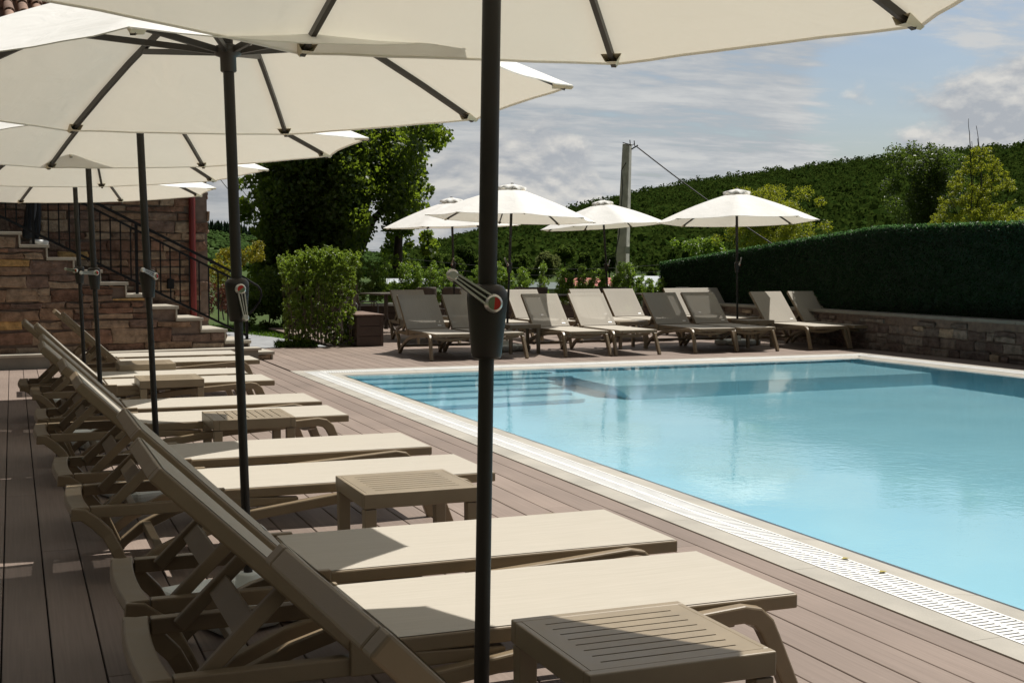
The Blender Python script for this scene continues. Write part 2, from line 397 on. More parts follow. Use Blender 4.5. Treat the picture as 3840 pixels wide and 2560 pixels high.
# inner slabs dip under the water at the edge
IW = .205
def slope_slab(mb, pts_in, pts_out):
    (a, bb), (c, d) = pts_in, pts_out
    z_in, z_out = WL-.003, 0.004
    vs = [(*a, z_in), (*bb, z_in), (*d, z_out), (*c, z_out), (*a, -.12), (*bb, -.12), (*d, -.12), (*c, -.12)]
    mb.add(vs, [(0,1,2,3),(4,7,6,5),(0,4,5,1),(1,5,6,2),(2,6,7,3),(3,7,4,0)])
def slabs(a0, a1, fn, L=1.2):
    a = a0
    while a < a1-1e-6:
        e = min(a1, a+L); fn(a+.0012, e-.0012); a = e
slabs(PY0, PY1, lambda a, e: slope_slab(b, ((PX0,a),(PX0,e)), ((PX0-IW,a),(PX0-IW,e))))
slabs(PY0, PY1, lambda a, e: slope_slab(b, ((PX1,a),(PX1,e)), ((PX1+IW*.5,a),(PX1+IW*.5,e))))
slabs(PX0-IW, PX1+IW*.5, lambda a, e: slope_slab(b, ((a,PY1),(e,PY1)), ((a,PY1+.075),(e,PY1+.075))))
slabs(PX0-IW, PX1+IW*.5, lambda a, e: slope_slab(b, ((a,PY0),(e,PY0)), ((a,PY0-.1),(e,PY0-.1))))
pool_coping = structure('pool_coping', b, M_COPING); pool_coping.cycles.is_caustics_receiver = True
b = MB()   # outer strip
OX0, OX1, OY1 = 3.37, 12.42, 16.585
slabs(-1, OY1, lambda a, e: b.box(OX0, 3.518, a, e, -.12, .005))
slabs(3.518, OX1, lambda a, e: b.box(a, e, 16.44, OY1, -.12, .005))
slabs(-1, 16.44, lambda a, e: b.box(12.29, OX1, a, e, -.12, .005))
structure('pool_outer_coping', b, M_COPING)
b = MB()   # grate
GX0, GX1 = 3.522, 3.746; GZ = .007
for x in (GX0, GX1-.012): b.box(x, x+.012, -1, 16.435, -.02, GZ)
b.box((GX0+GX1)/2-.012, (GX0+GX1)/2+.012, -1, 16.1, -.02, GZ-.001)
y = -1.0
while y < 16.40: b.box(GX0+.012, GX1-.012, y, y+.021, -.02, GZ-.002); y += .0335
for yy in (16.127, 16.423): b.box(GX1, 12.285, yy, yy+.012, -.02, GZ)
b.box(GX1, 12.285, 16.27, 16.29, -.02, GZ-.001)
x = GX1
while x < 12.27: b.box(x, x+.021, 16.139, 16.423, -.02, GZ-.002); x += .0335
for x in (12.005, 12.273): b.box(x, x+.012, -1, 16.127, -.02, GZ)
y = -1.0
while y < 16.10: b.box(12.017, 12.273, y, y+.021, -.02, GZ-.002); y += .0335
structure('gutter_grate', b, M_WHITE)
b = MB()
b.box(3.518, 3.75, -1, 16.44, -.16, -.09); b.box(3.75, 12.29, 16.125, 16.44, -.16, -.091); b.box(12.0, 12.29, -1, 16.125, -.16, -.092)
structure('gutter_channel', b, M_DARK)

# ------------------------------------------------------------------ SETTING: deck boards (real boards with gaps)
b = MB(); PITCHB = .1735; GAP = .006; X0D = -.07-PITCHB*24
def board(x0, x1, y0, y1):
    y = y0 - random.uniform(0, 3.6)
    while y < y1:
        e = y + 3.8
        a_, e_ = max(y, y0), min(e-.0025, y1)
        if e_-a_ > .02: b.box(x0, x1, a_, e_, -.024, random.uniform(-.0006,.0006))
        y = e
k = 0
while True:
    xa = X0D + PITCHB*k + GAP/2; xb = xa+PITCHB-GAP; k += 1
    if xa > 13.10: break
    xb = min(xb, 13.10)
    if xb < OX0-.001 or xa > OX1: segs = [(-2.2, None)]
    elif xa < OX0: xb = OX0-.004; segs = [(-2.2, None)]
    elif xb > OX1 and xa < OX1: segs = [(16.589, None)]
    else: segs = [(16.589, None)]
    far = 18.30 if xb < 3.35 else (21.2 if xb < 5.3 else 27.55)
    if xb > 3.0 and xb < 3.36: far = 18.6
    for (y0, _) in segs: board(xa, xb, y0, far)
deck = structure('pool_deck', b, M_DECK, bevel=.0025, seg=1)
b = MB(); b.box(-4.4, 3.37, -2.3, 18.42, -.10, -.05); b.box(3.37, 12.43, 16.58, 21.2, -.10, -.051); b.box(5.25, 13.12, 21.2, 27.55, -.10, -.0505)
b.box(12.42, 13.12, -2.3, 21.2, -.10, -.0495); b.box(3.3, 5.25, 18.0, 21.2, -.1, -.0515)
structure('deck_substructure', b, M_DARK)

# ------------------------------------------------------------------ SETTING: ground / terrain (one sheet with a hole for the pool)
RIDGE = [(-4000,860),(-800,830),(300,812),(700,846),(900,866),(1100,905),(1300,940),(1450,952),(1555,958),(1700,913),(1830,880),(2050,828),(2380,752),(2600,708),(2900,660),(3200,612),(3500,566),(3840,524),(4400,460),(6000,400),(9000,470)]
RX = np.array([r[0] for r in RIDGE], float); RY = np.array([r[1] for r in RIDGE], float)
def hill(x, y):
    r = np.hypot(x, y); az = np.arctan2(x, y) - YAW; az = (az+PI) % (2*PI) - PI
    azc = np.clip(az, -1.3, 1.3); sxp = CX + FPX*np.tan(azc)
    elev = (978-np.interp(sxp, RX, RY))/FPX*np.cos(azc)*(1+.10*np.clip((sxp-1600)/800, 0, 1))
    front = np.clip(1-np.abs(az)/2.2, .15, 1)
    R = 1200.0; top = CAM_H + elev*R*front
    base = -.16 - 4.2*np.clip((r-34)/60, 0, 1)**1.3
    t = np.clip((r-230)/(R-230), 0, 1.0); s = t**1.25
    h = base + (top-base)*s
    return h - np.clip(r-R, 0, 4000)*.05
xs = sorted(set([PX0-.2, PX1+.1] + [v for v in np.concatenate([np.linspace(-60,60,41), np.linspace(-300,300,49), np.linspace(-2600,2600,61)]).tolist() if abs(v-PX0)>.6 and abs(v-PX1)>.6]))
ys = sorted(set([PY0-.1, PY1+.07] + [v for v in np.concatenate([np.linspace(-40,90,45), np.linspace(-300,500,61), np.linspace(-2000,2600,61)]).tolist() if abs(v-PY0)>.6 and abs(v-PY1)>.6]))
XX, YY = np.meshgrid(xs, ys); ZZ = hill(XX, YY)
vs = np.stack([XX, YY, ZZ], -1).reshape(-1,3); nxs = len(xs); fs = []
for j in range(len(ys)-1):
    for i in range(nxs-1):
        if xs[i] >= PX0-.21 and xs[i+1] <= PX1+.11 and ys[j] >= PY0-.11 and ys[j+1] <= PY1+.08: continue
        k = j*nxs+i; fs.append((k, k+1, k+nxs+1, k+nxs))
me = bpy.data.meshes.new('ground'); me.from_pydata(vs.tolist(), [], fs); me.update()
def ground_mat():
    t = NT('ground_cover'); tc = t.n('TexCoord')
    n1 = t.n('TexNoise', in_Scale=.02, in_Detail=8.0, in_Roughness=.65); n2 = t.n('TexNoise', in_Scale=.9, in_Detail=8.0)
    t.l(tc.outputs['Object'], n1.inputs['Vector']); t.l(tc.outputs['Object'], n2.inputs['Vector'])
    r = ramp(t, n1.outputs['Fac'], [(.3,(.03,.055,.015)),(.5,(.05,.08,.022)),(.7,(.075,.095,.03))])
    hs = t.n('HueSaturation'); mr = t.n('MapRange', in_1=.3, in_2=.7, in_3=.7, in_4=1.25); t.l(n2.outputs['Fac'], mr.inputs[0]); t.l(mr.outputs[0], hs.inputs['Value']); t.l(r.outputs[0], hs.inputs['Color'])
    p = t.n('BsdfPrincipled', in_Roughness=.95); p.inputs['Specular IOR Level'].default_value = .1; t.l(hs.outputs[0], p.inputs['Base Color']); t.l(p.outputs[0], t.out.inputs[0]); return t.m
me.materials.append(ground_mat())
for p in me.polygons: p.use_smooth = True
g = bpy.data.objects.new('ground', me); C.objects.link(g); g['kind'] = 'structure'

# path and lawn beyond the deck
b = MB()
pa = [(3.3,21.2),(5.25,21.2),(5.0,23.5),(4.75,25.2),(4.2,27.5),(2.5,27.4),(1.5,24.6),(1.4,21.2)]
random.seed(3)
b.add([(x, y, -.052) for x, y in pa], [tuple(range(len(pa)))])
structure('path', b, M_PAVE)
b = MB()   # pale kerb curving behind the lawn
kp = [at(1165,1186,29.5), at(1220,1196,28), at(1280,1206,26.8), at(1330,1218,26)]
for q in kp: q.z = -.05
b.tube(kp, .07, 8); structure('kerb', b, M_KERB)
# lawn grass
n = 9000
gx = RNG.uniform(2.6, 6.2, n); gy = RNG.uniform(25.2, 30.5, n)
keep = ~((gy < 27.2) & (gx < 4.5)); gx, gy = gx[keep], gy[keep]
o = leaf_object('lawn_grass', np.stack([gx, gy, np.full(len(gx), -.09)], 1), .16, L_GRASS, aspect=.16, up=-.1, droop=-2.2)
tag(o, 'short green lawn grass beside the grey path', 'grass', kind='stuff')

# ------------------------------------------------------------------ far forest, scrub and conifers on the hills
def ico(sub):
    bm = bmesh.new(); bmesh.ops.create_icosphere(bm, subdivisions=sub, radius=1)
    bm.verts.ensure_lookup_table(); V = np.array([v.co[:] for v in bm.verts]); F = np.array([[v.index for v in f.verts] for f in bm.faces]); bm.free(); return V, F
def crown_mass(name, pts, rad, mat, squash=.9, rough=.28, sub=1):
    V, F = ico(sub); n = len(pts); m = len(V)
    k = RNG.normal(scale=rough, size=(n, m)); sc = rad[:,None]*(1+k)
    P = V[None]*sc[...,None]; P[...,2] *= squash*RNG.uniform(.8,1.25,n)[:,None]
    P += pts[:,None,:]
    FF = (F[None] + (np.arange(n)*m)[:,None,None]).reshape(-1,3)
    me = bpy.data.meshes.new(name); me.vertices.add(n*m); me.vertices.foreach_set('co', P.ravel())
    me.loops.add(len(FF)*3); me.loops.foreach_set('vertex_index', FF.ravel().astype(np.int32))
    me.polygons.add(len(FF)); me.polygons.foreach_set('loop_start', (np.arange(len(FF))*3).astype(np.int32))
    me.polygons.foreach_set('use_smooth', np.ones(len(FF), dtype=bool)); me.update(calc_edges=True); me.materials.append(mat)
    o = bpy.data.objects.new(name, me); C.objects.link(o); return o
def polar_pts(n, s0, s1, r0, r1):
    sxp = RNG.uniform(s0, s1, n); r = np.sqrt(RNG.uniform(r0*r0, r1*r1, n)); az = np.arctan((sxp-CX)/FPX)+YAW
    x, y = r*np.sin(az), r*np.cos(az); return np.stack([x, y, hill(x, y)], 1), r, sxp
def forest_leaf_mat():
    t = NT('forest_leaf'); g = t.n('NewGeometry'); tc = t.n('TexCoord')
    n1 = t.n('TexNoise', in_Scale=.035, in_Detail=6.0, in_Roughness=.7); t.l(tc.outputs['Object'], n1.inputs['Vector'])
    r = ramp(t, n1.outputs['Fac'], [(.32,(.016,.034,.008)),(.5,(.026,.050,.009)),(.68,(.044,.070,.014))])
    hs = t.n('HueSaturation'); mr = t.n('MapRange', in_3=.65, in_4=1.35); t.l(g.outputs['Random Per Island'], mr.inputs[0]); t.l(mr.outputs[0], hs.inputs['Value']); t.l(r.outputs[0], hs.inputs['Color'])
    d = t.n('BsdfDiffuse'); t.l(hs.outputs[0], d.inputs['Color']); tr = t.n('BsdfTranslucent', in_Color=(.07,.11,.02,1))
    m = t.n('MixShader', in_0=.25); t.l(d.outputs[0], m.inputs[1]); t.l(tr.outputs[0], m.inputs[2]); t.l(m.outputs[0], t.out.inputs[0]); return t.m
p, r, sxp = polar_pts(14000, 1450, 4080, 300, 1250)
rad = np.clip(RNG.lognormal(.98, .38, len(p)), 1.3, 6.5); p[:,2] += rad*.3
kk = 64; dd = RNG.normal(size=(len(p), kk, 3)); dd[...,2] = np.abs(dd[...,2])*1.1-.25; dd /= np.linalg.norm(dd, axis=2)[...,None]
pp = p[:,None,:] + dd*(rad[:,None]*RNG.uniform(.75,1.12,(len(p),kk)))[...,None]*np.array([1,1,1.15])
o = leaf_object('forest', pp.reshape(-1,3), 1.0, forest_leaf_mat(), aspect=.9, fold=False, up=0, outward=dd.reshape(-1,3)*.9)
o.data.vertices.foreach_get('co', (co := np.zeros(len(o.data.vertices)*3)))
ctr = np.repeat(pp.reshape(-1,3), 4, axis=0); scl = np.repeat(np.repeat(rad*.36, kk), 4)[:,None]
o.data.vertices.foreach_set('co', (ctr+(co.reshape(-1,3)-ctr)*scl).ravel()); o.data.update()
tag(o, 'dense dark green forest covering the hillside behind the pool', 'forest', kind='stuff')
p, r, sxp = polar_pts(2600, 300, 1500, 330, 1180)
rad = RNG.uniform(.8, 2.4, len(p)); p[:,2] += rad*.2
o = crown_mass('scrub', p, rad, M_SLOPE); tag(o, 'low green scrub dotted over the far meadow slope', 'scrub', kind='stuff')
p, r, sxp = polar_pts(420, 250, 1120, 1130, 1215)
hgt = RNG.uniform(7, 12, len(p)); mb = MB()
for (q, h_) in zip(p, hgt):
    for (f0, f1, rr) in ((0,.55,.30),(.3,.8,.22),(.6,1,.13)):
        n6 = 6; a0 = random.random()*6; base = [(q[0]+h_*rr*math.cos(a0+2*PI*i/n6)*random.uniform(.75,1.2), q[1]+h_*rr*math.sin(a0+2*PI*i/n6), q[2]+h_*f0) for i in range(n6)]
        mb.add(base+[(q[0], q[1], q[2]+h_*f1)], [(i, (i+1) % n6, n6) for i in range(n6)])
o = mb.build('conifer_wood', M_CONIFER); tag(o, 'dark conifer wood along the far left ridge', 'forest', kind='stuff')

# ------------------------------------------------------------------ LOUNGER (local x = distance from foot to head, z up)
SW = .3225; LEN = 2.03; HINGE = 1.415; TILT = math.radians(44.0); BL = .745
G_NEAR = 'sun loungers along the left side of the pool'; G_FAR = 'sun loungers on the far side of the pool'
def panel(mb, L, M):
    w, h, t = SW, .046, .046
    mb.box(0, L, -w, -w+t, -h, 0, M); mb.box(0, L, w-t, w, -h, 0, M)
    mb.box(0, t, -w+t, w-t, -h, -.001, M); mb.box(L-t, L, -w+t, w-t, -h, -.001, M)
def sling(mb, L, M, sag=.006):
    vs = []; n, m = 12, 8; e = .007
    for i in range(n+1):
        for j in range(m+1):
            x = e+(L-2*e)*i/n; y = -SW+e+(2*SW-2*e)*j/m
            z = .0025 - sag*math.sin(PI*i/n)*math.sin(PI*j/m)
            vs.append(M @ Vector((x, y, z)))
    fs = [(i*(m+1)+j, (i+1)*(m+1)+j, (i+1)*(m+1)+j+1, i*(m+1)+j+1) for i in range(n) for j in range(m)]
    mb.add(vs, fs, True)
def make_lounger():
    root = empty('sun_lounger', (0,0,0))
    Ms = Matrix.Translation((0,0,.39)); Mb = Matrix.Translation((HINGE+.012,0,.395)) @ Matrix.Rotation(-TILT, 4, 'Y')
    b = MB(); panel(b, HINGE, Ms); b.box(.5,.55,-SW+.046,SW-.046,.35,.37); b.build('seat_frame', M_RESIN, root, .006)
    b = MB(); sling(b, HINGE, Ms); b.build('seat_sling', M_SEAT, root)
    b = MB(); panel(b, BL, Mb); b.build('backrest_frame', M_RESIN, root, .006)
    b = MB(); sling(b, BL, Mb); b.build('backrest_sling', M_SLING, root)
    # base rails and the head-end bar
    b = MB()
    for s in (-1, 1):
        b.strip([(1.0,.318,s*.300),(1.35,.325,s*.300),(LEN-.09,.325,s*.300)], [.03,.052,.052], .045)
        b.box(HINGE-.07, HINGE+.05, s*.322-.014, s*.322+.014, .30, .40)
    vs = []; ny = 14
    for j in range(ny+1):
        v = -1+2*j/ny; y = v*SW; bow = .016*(1-v*v)
        x0, x1 = LEN-.088+bow, LEN-.006+bow
        for (xx, zz) in ((x0,.302),(x1-.012,.300),(x1,.325),(x1-.008,.350),(x0,.352)): vs.append((xx, y, zz))
    fs = [(j*5+k, (j+1)*5+k, (j+1)*5+(k+1) % 5, j*5+(k+1) % 5) for j in range(ny) for k in range(5)]
    b.add(vs, fs + [tuple(range(4,-1,-1)), tuple(ny*5+k for k in range(5))])
    b.build('base_rail', M_RESIN, root, .005)
    # curved rear legs
    for s in (-1, 1):
        ya, yb = s*.318, s*.335
        path = [(2.022,.322,ya),(1.97,.318,ya),(1.92,.279,ya),(1.868,.222,ya),(1.835,.158,yb),(1.812,.106,yb),(1.785,.045,yb),(1.765,.002,yb)]
        b = MB(); b.strip(path, [.058,.056,.056,.054,.052,.05,.048,.046], .046); b.build('rear_leg', M_RESIN, root, .006)
        # long arch rail rising to the front leg
        y0, y1 = s*.325, s*.352
        path = [(1.775,.012,y0),(1.745,.052,y0),(1.66,.118,y0),(1.50,.190,y0),(1.22,.268,y0+(y1-y0)*.4),(.83,.318,y0+(y1-y0)*.7),(.54,.338,y1),(.30,.354,y1),(.225,.357,y1),(.178,.346,y1),(.146,.316,y1),(.125,.27,y1+s*.004),(.08,.16,y1+s*.012),(.045,.07,y1+s*.018),(.018,.0,y1+s*.022)]
        b = MB(); b.strip(path, [.03,.045,.05,.05,.05,.05,.05,.052,.056,.06,.062,.058,.056,.056,.058], .045); b.build('arch_leg', M_RESIN, root, .007)
    # braces under the seat
    b = MB()
    arc = [(.255, .33-.045*math.sin(PI*i/10), -.33+.66*i/10) for i in range(11)]
    vs = []
    for (x, z, y) in arc: vs += [(x-.02, y, z-.02),(x+.02, y, z-.02),(x+.02, y, z+.025),(x-.02, y, z+.025)]
    b.add(vs, [(i*4+k, (i+1)*4+k, (i+1)*4+(k+1) % 4, i*4+(k+1) % 4) for i in range(10) for k in range(4)] + [(0,1,2,3),(43,42,41,40)])
    b.build('front_brace', M_RESIN, root, .004)
    b = MB(); b.box(1.62,1.66,-.32,.32,.105,.145); b.build('rear_brace', M_RESIN, root, .004)
    for s in (-1, 1):
        b = MB(); b.beam((1.86,s*.262,.325),(1.615,s*.262,.565),.032,.044); b.build('backrest_strut', M_RESIN, root, .006)
    b = MB(); b.beam((1.735,-.262,.443),(1.735,.262,.443),.075,.02, up=(.72,0,.69)); b.build('strut_crossbar', M_RESIN, root, .003)
    # small white care tab near the bottom of the backrest
    b = MB(); b.box(.055,.078,-.255,-.195,.004,.0065, Mb); b.build('care_tab', M_WHITE, root)
    return root
R_ = math.radians
proto = make_lounger(); used_l = [False]
def place_lounger(x, y, rz, label, group):
    o = proto if not used_l[0] else copy_tree(proto); used_l[0] = True
    o.location = (x, y, 0); o.rotation_euler = (0, 0, rz); return tag(o, label, 'sun lounger', group)
NEAR = [  # foot X, centre Y, label
 (2.418, 2.12, 'nearest taupe sun lounger at the bottom edge, only its tall raised backrest in view'),
 (2.312, 3.715, 'sun lounger directly behind the nearest slatted side table, its foot reaching furthest right'),
 (2.335, 4.545, 'second lounger back from the nearest side table, pointed canopy shadow on its seat'),
 (2.24, 6.257, 'sun lounger right behind the second side table from the viewer, fully sunlit foot'),
 (2.213, 7.214, 'lounger just in front of the third side table, curved shadow on its left end'),
 (2.14, 8.854, 'sun lounger right behind the third side table, front leg curve showing beyond the table'),
 (2.16, 9.758, 'sixth lounger from the front, between the third and fourth side tables, farther of its pair'),
 (2.153, 11.588, 'sun lounger right behind the fourth side table in the left row'),
 (2.06, 12.405, 'sun lounger behind the fourth table pair, just before the farthest side table'),
 (2.455, 13.994, 'sun lounger behind the farthest side table of the left row'),
 (2.40, 14.93, 'farthest lounger of the left row, its raised backrest against the stone stair wall')]
for (x, y, lb) in NEAR:
    o = place_lounger(x, y, PI, lb, G_NEAR)
    if lb.startswith('nearest'):
        o.rotation_euler.z = PI+R_(2.7)
        H_ = Matrix.Translation((HINGE,0,.39)); near_fix = H_ @ Matrix.Rotation(-R_(1.5), 4, 'Y') @ H_.inverted()
        near_lounger = o
FAR1 = [(5.99, 17.48, 'leftmost far front lounger, grey shaded backrest next to the brown planter box'),
 (6.73, 17.47, 'far side lounger partly hidden behind the big near umbrella pole'),
 (8.085, 17.42, 'far side front row lounger with half its backrest in shade, right of a side table'),
 (8.925, 17.43, 'fully sunlit far front row lounger beside the half shaded one'),
 (10.30, 17.41, 'far front row lounger with its backrest entirely in shade, left one of the two shaded'),
 (11.05, 17.41, 'far front row lounger with shaded backrest, left of the table under the right umbrella'),
 (12.40, 17.37, 'far lounger with half lit backrest just right of the table under the right umbrella'),
 (13.20-.02, 17.37, 'far right lounger next to the green hedge and low stone wall, ragged shadow on backrest')]
for (x, y, lb) in FAR1: place_lounger(x, y, PI/2, lb, G_FAR)
FAR2_ = None
FAR2 = [(6.87, 20.95, 'rear row lounger at the left, behind the first grey backrest, by the round bar table'),
 (8.06, 20.42, 'rear row lounger hidden behind the crank box of the near pole'),
 (8.98, 20.45, 'rear row lounger right of the thin umbrella pole, sunlit backrest'),
 (10.27, 20.40, 'rear row lounger peeking above the fully sunlit front lounger'),
 (10.97, 20.36, 'rear row lounger above the side table between front loungers, sunlit backrest'),
 (12.32, 20.42, 'rear row lounger behind the two shaded front loungers'),
 (13.05-.1, 20.50, 'rear row lounger just left of the rightmost umbrella pole by the hedge')]
for (x, y, lb) in FAR2: place_lounger(x, y, PI/2, lb, G_FAR)
for c_ in near_lounger.children:      # this one is propped a notch steeper
    if c_.name.startswith(('backrest_frame','backrest_sling','care_tab')): c_.matrix_local = near_fix

# ------------------------------------------------------------------ SIDE TABLES
def make_table():
    root = empty('side_table', (0,0,0)); W = .264; D = .26; T = .455
    b = MB(); f = .07; g_ = .034
    b.box(-W, W, -D, -D+g_, T-.065, T); b.box(-W, W, D-g_, D, T-.065, T); b.box(-W, -W+.02, -D+g_, D-g_, T-.065, T-.0003); b.box(W-.02, W, -D+g_, D-g_, T-.065, T-.0003)
    b.build('table_frame', M_RESIN2, root, .004)
    b = MB(); n = 9; yy0, yy1 = -D+g_, D-g_; st = (yy1-yy0)/n
    for i in range(n): b.box(-W+f, W-f, yy0+st*i+(.0035 if i else 0), yy0+st*(i+1)-(.0035 if i < n-1 else 0), T-.02, T-.0006)
    for x0, x1 in ((-W+.02, -W+f), (W-f, W-.02)): b.box(x0, x1, yy0, yy1, T-.02, T-.0006)
    b.box(-W+.02, W-.02, yy0, yy1, T-.034, T-.0205)
    b.build('slatted_top', M_RESIN2, root)
    for i in (-1, 1):
        for j in (-1, 1):
            b = MB(); x0, y0 = i*(W-.031), j*(D-.031); w0, w1 = .027, .024
            vs = [(x0-w1,y0-w1,0),(x0+w1,y0-w1,0),(x0+w1,y0+w1,0),(x0-w1,y0+w1,0),(x0-w0,y0-w0,T-.069),(x0+w0,y0-w0,T-.069),(x0+w0,y0+w0,T-.069),(x0-w0,y0+w0,T-.069)]
            b.add(vs, [(0,3,2,1),(4,5,6,7),(0,1,5,4),(1,2,6,5),(2,3,7,6),(3,0,4,7)]); b.build('leg', M_RESIN2, root, .004)
    return root
tproto = make_table(); used_t = [False]
def place_table(x, y, rz, label):
    o = tproto if not used_t[0] else copy_tree(tproto); used_t[0] = True
    o.location = (x, y, 0); o.rotation_euler = (0,0,rz); tag(o, label, 'side table', 'slatted side tables between the loungers')
for (x, y, rz, lb) in [(1.535,2.99,0,'large slatted side table in the foreground, half shaded, nearest to the viewer'),
    (1.64,5.497,0,'second slatted side table back in the left row, partly behind the near pole'),
    (1.408,8.30,PI/2,'third side table back, slats running away from the viewer'),
    (1.23,11.2,0,'fourth side table back in the left row, front apron in shade'),
    (1.2,12.95,0,'farthest side table of the left row, in front of the stone stairs'),
    (7.455,18.69,0,'far side table right of the near crank box, white umbrella base beneath it'),
    (11.67,18.57,0,'far side table under the rightmost umbrella'),
    (9.52,19.02,0,'far side table in the middle between sunlit and shaded loungers'),
    (7.40,21.9,0,'rear side table glimpsed between the two leftmost grey backrests')]: place_table(x, y, rz, lb)

# ------------------------------------------------------------------ UMBRELLAS (local frame: pole along z, tip of rib k at angle 45k)
UR = 1.40; ZR = 2.13; ZA = 2.645
def rib_z(r): t = r/UR; return ZA + (ZR-ZA)*t + .035*math.sin(PI*t)
def make_umbrella():
    root = empty('umbrella', (0,0,0)); P = {}
    b = MB()   # white concrete base: rounded square slab in four blocks with a stem collar
    for i in (-1, 1):
        for j in (-1, 1):
            x0, x1 = sorted((i*.006, i*.29)); y0, y1 = sorted((j*.006, j*.29)); b.box(x0, x1, y0, y1, 0.004, .095)
    b.build('base_slab', M_CONC, root, .035, 3)
    b = MB(); b.lathe([(.06,.09),(.055,.16),(.03,.165)], 18); b.build('base_collar', M_CONC, root)
    b = MB(); b.tube([(0,0,.08),(0,0,1.38)], .0185, 16); b.build('lower_pole', M_POLE, root)
    b = MB(); b.tube([(0,0,1.30),(0,0,2.62)], .0225, 16); b.build('upper_pole', M_POLE, root)
    b = MB(); b.lathe([(.024,1.022),(.033,1.024),(.036,1.03),(.040,1.07),(.046,1.13),(.049,1.165),(.048,1.182),(.038,1.196),(.025,1.2)], 20, 1.0); cb = b.build('crank_box', M_POLE, root)
    # crank handle, pivot on the +x side of the box, arm along local -z of its own frame
    b = MB(); Mx = Matrix.Rotation(PI/2, 4, 'Y')
    b.lathe([(.021,-.008),(.0225,0),(.021,.010),(.0165,.0125)], 20, M=Mx)
    for sg in (-1, 1): b.strip([(.004,-.012,sg*.0125),(.004,-.112,sg*.0075)], .012, .0045)
    b.strip([(.004,-.018,0),(.004,-.108,0)], .010, .0035)
    b.lathe([(.0125,-.006),(.0145,0),(.0135,.008),(.009,.009)], 16, M=Matrix.Translation((0,0,-.118)) @ Matrix.Rotation(PI/2, 4, 'Y'))
    hd = b.build('crank_handle', M_CHROME, cb)
    hd.location = (.055, 0, 1.155); P['handle'] = hd
    b = MB(); b.beam((-.001,0,-.012),(-.001,0,-.112),.026,.004, up=(1,0,0)); b.build('handle_web', M_RIB, hd)
    # canopy
    n_r, n_s = 12, 8; vs = []; fs = []
    r0 = .17
    for k in range(8):
        for j in range(n_s):
            f = j/n_s; a = (k+f)*PI/4
            for i in range(n_r+1):
                t = i/n_r
                rmax = UR*math.cos(PI/8)/math.cos(f*PI/4-PI/8)      # straight chord between tips
                rmax *= 1-.042*math.sin(PI*f)                        # hollowed edge
                rr = r0+(rmax-r0)*t
                z = rib_z(r0+(UR-r0)*t) - .012*math.sin(PI*f)*math.sin(PI*min(1,t*1.05)) - .010*math.sin(PI*f)*t
                z += .004*math.sin(9*f*PI+3*k)*t*t*abs(math.cos(PI*f))**3
                vs.append((rr*math.cos(a), rr*math.sin(a), z))
    N = n_r+1; T = 8*n_s
    for c in range(T):
        c2 = (c+1) % T
        for i in range(n_r): fs.append((c*N+i, c2*N+i, c2*N+i+1, c*N+i+1))
    b = MB(); b.add(vs, fs, True)
    can = b.build('canopy', M_CANVAS, root)
    # hem along the edge
    b = MB(); e = [vs[c*N+n_r] for c in range(T)]; i1 = [vs[c*N+n_r-1] for c in range(T)]
    hv = []
    for p, q in zip(e, i1):
        p = Vector(p); q = Vector(q); w = (q-p).normalized()*.009
        hv += [p+Vector((0,0,.0018)), p+w+Vector((0,0,.0018)), p-Vector((0,0,.0025)), p+w-Vector((0,0,.0025))]
    b.add(hv, [f for c in range(T) for f in ((c*4, c*4+1, ((c+1)%T)*4+1, ((c+1)%T)*4), (c*4+2, ((c+1)%T)*4+2, ((c+1)%T)*4+3, c*4+3), (c*4, ((c+1)%T)*4, ((c+1)%T)*4+2, c*4+2))])
    b.build('hem', M_CANVAS, can)
    # wavy vent cap
    b = MB(); vv = []; T2 = 64
    for i in range(4):
        t = i/3
        for c in range(T2):
            a = 2*PI*c/T2; wav = math.cos(a*8)
            rr = .02+(.225-.02)*t; z = 2.688 - .035*t - .030*t*t + (.017*wav*t*t if i > 1 else 0) + (-.0)
            rr *= 1+.03*wav*t
            vv.append((rr*math.cos(a), rr*math.sin(a), z))
    vv += [(.228*(1+.03*math.cos(2*PI*c/T2*8))*math.cos(2*PI*c/T2), .228*(1+.03*math.cos(2*PI*c/T2*8))*math.sin(2*PI*c/T2), vv[3*T2+c][2]-.026) for c in range(T2)]
    b.add(vv, [(i*T2+c, i*T2+(c+1)%T2, (i+1)*T2+(c+1)%T2, (i+1)*T2+c) for i in range(4) for c in range(T2)], True)
    b.build('vent', M_CANVAS, can)
    b = MB(); b.lathe([(.028,2.682),(.028,2.697),(.012,2.706)], 12); b.build('finial', M_RIB, root)
    # hubs, ribs, struts, tip pockets
    b = MB(); b.lathe([(.028,2.225),(.033,2.23),(.033,2.285),(.052,2.292),(.058,2.31),(.052,2.328),(.03,2.335)], 16); b.build('slider_hub', M_RIB, root)
    b = MB(); b.lathe([(.035,2.575),(.045,2.585),(.045,2.615),(.03,2.625)], 16); b.build('top_hub', M_RIB, root)
    for k in range(8):
        a = k*PI/4; ca, sa = math.cos(a), math.sin(a); pt = lambda r, dz=0: Vector((r*ca, r*sa, rib_z(r)+dz))
        b = MB()
        rr = [.045,.3,.55,.8,1.05,1.25,1.37]
        for r1, r2 in zip(rr[:-1], rr[1:]): b.beam(pt(r1,-.018), pt(r2,-.018), .017, .024)
        rb = b.build('rib', M_RIB, root)
        b = MB(); b.beam((.05*ca,.05*sa,2.31), pt(.66,-.034), .017, .024); b.build('strut', M_RIB, rb)
        b = MB(); q = pt(1.385,-.004); d = Vector((ca, sa, -.3)).normalized(); s = Vector((-sa, ca, 0))
        q0 = pt(1.315,-.012)
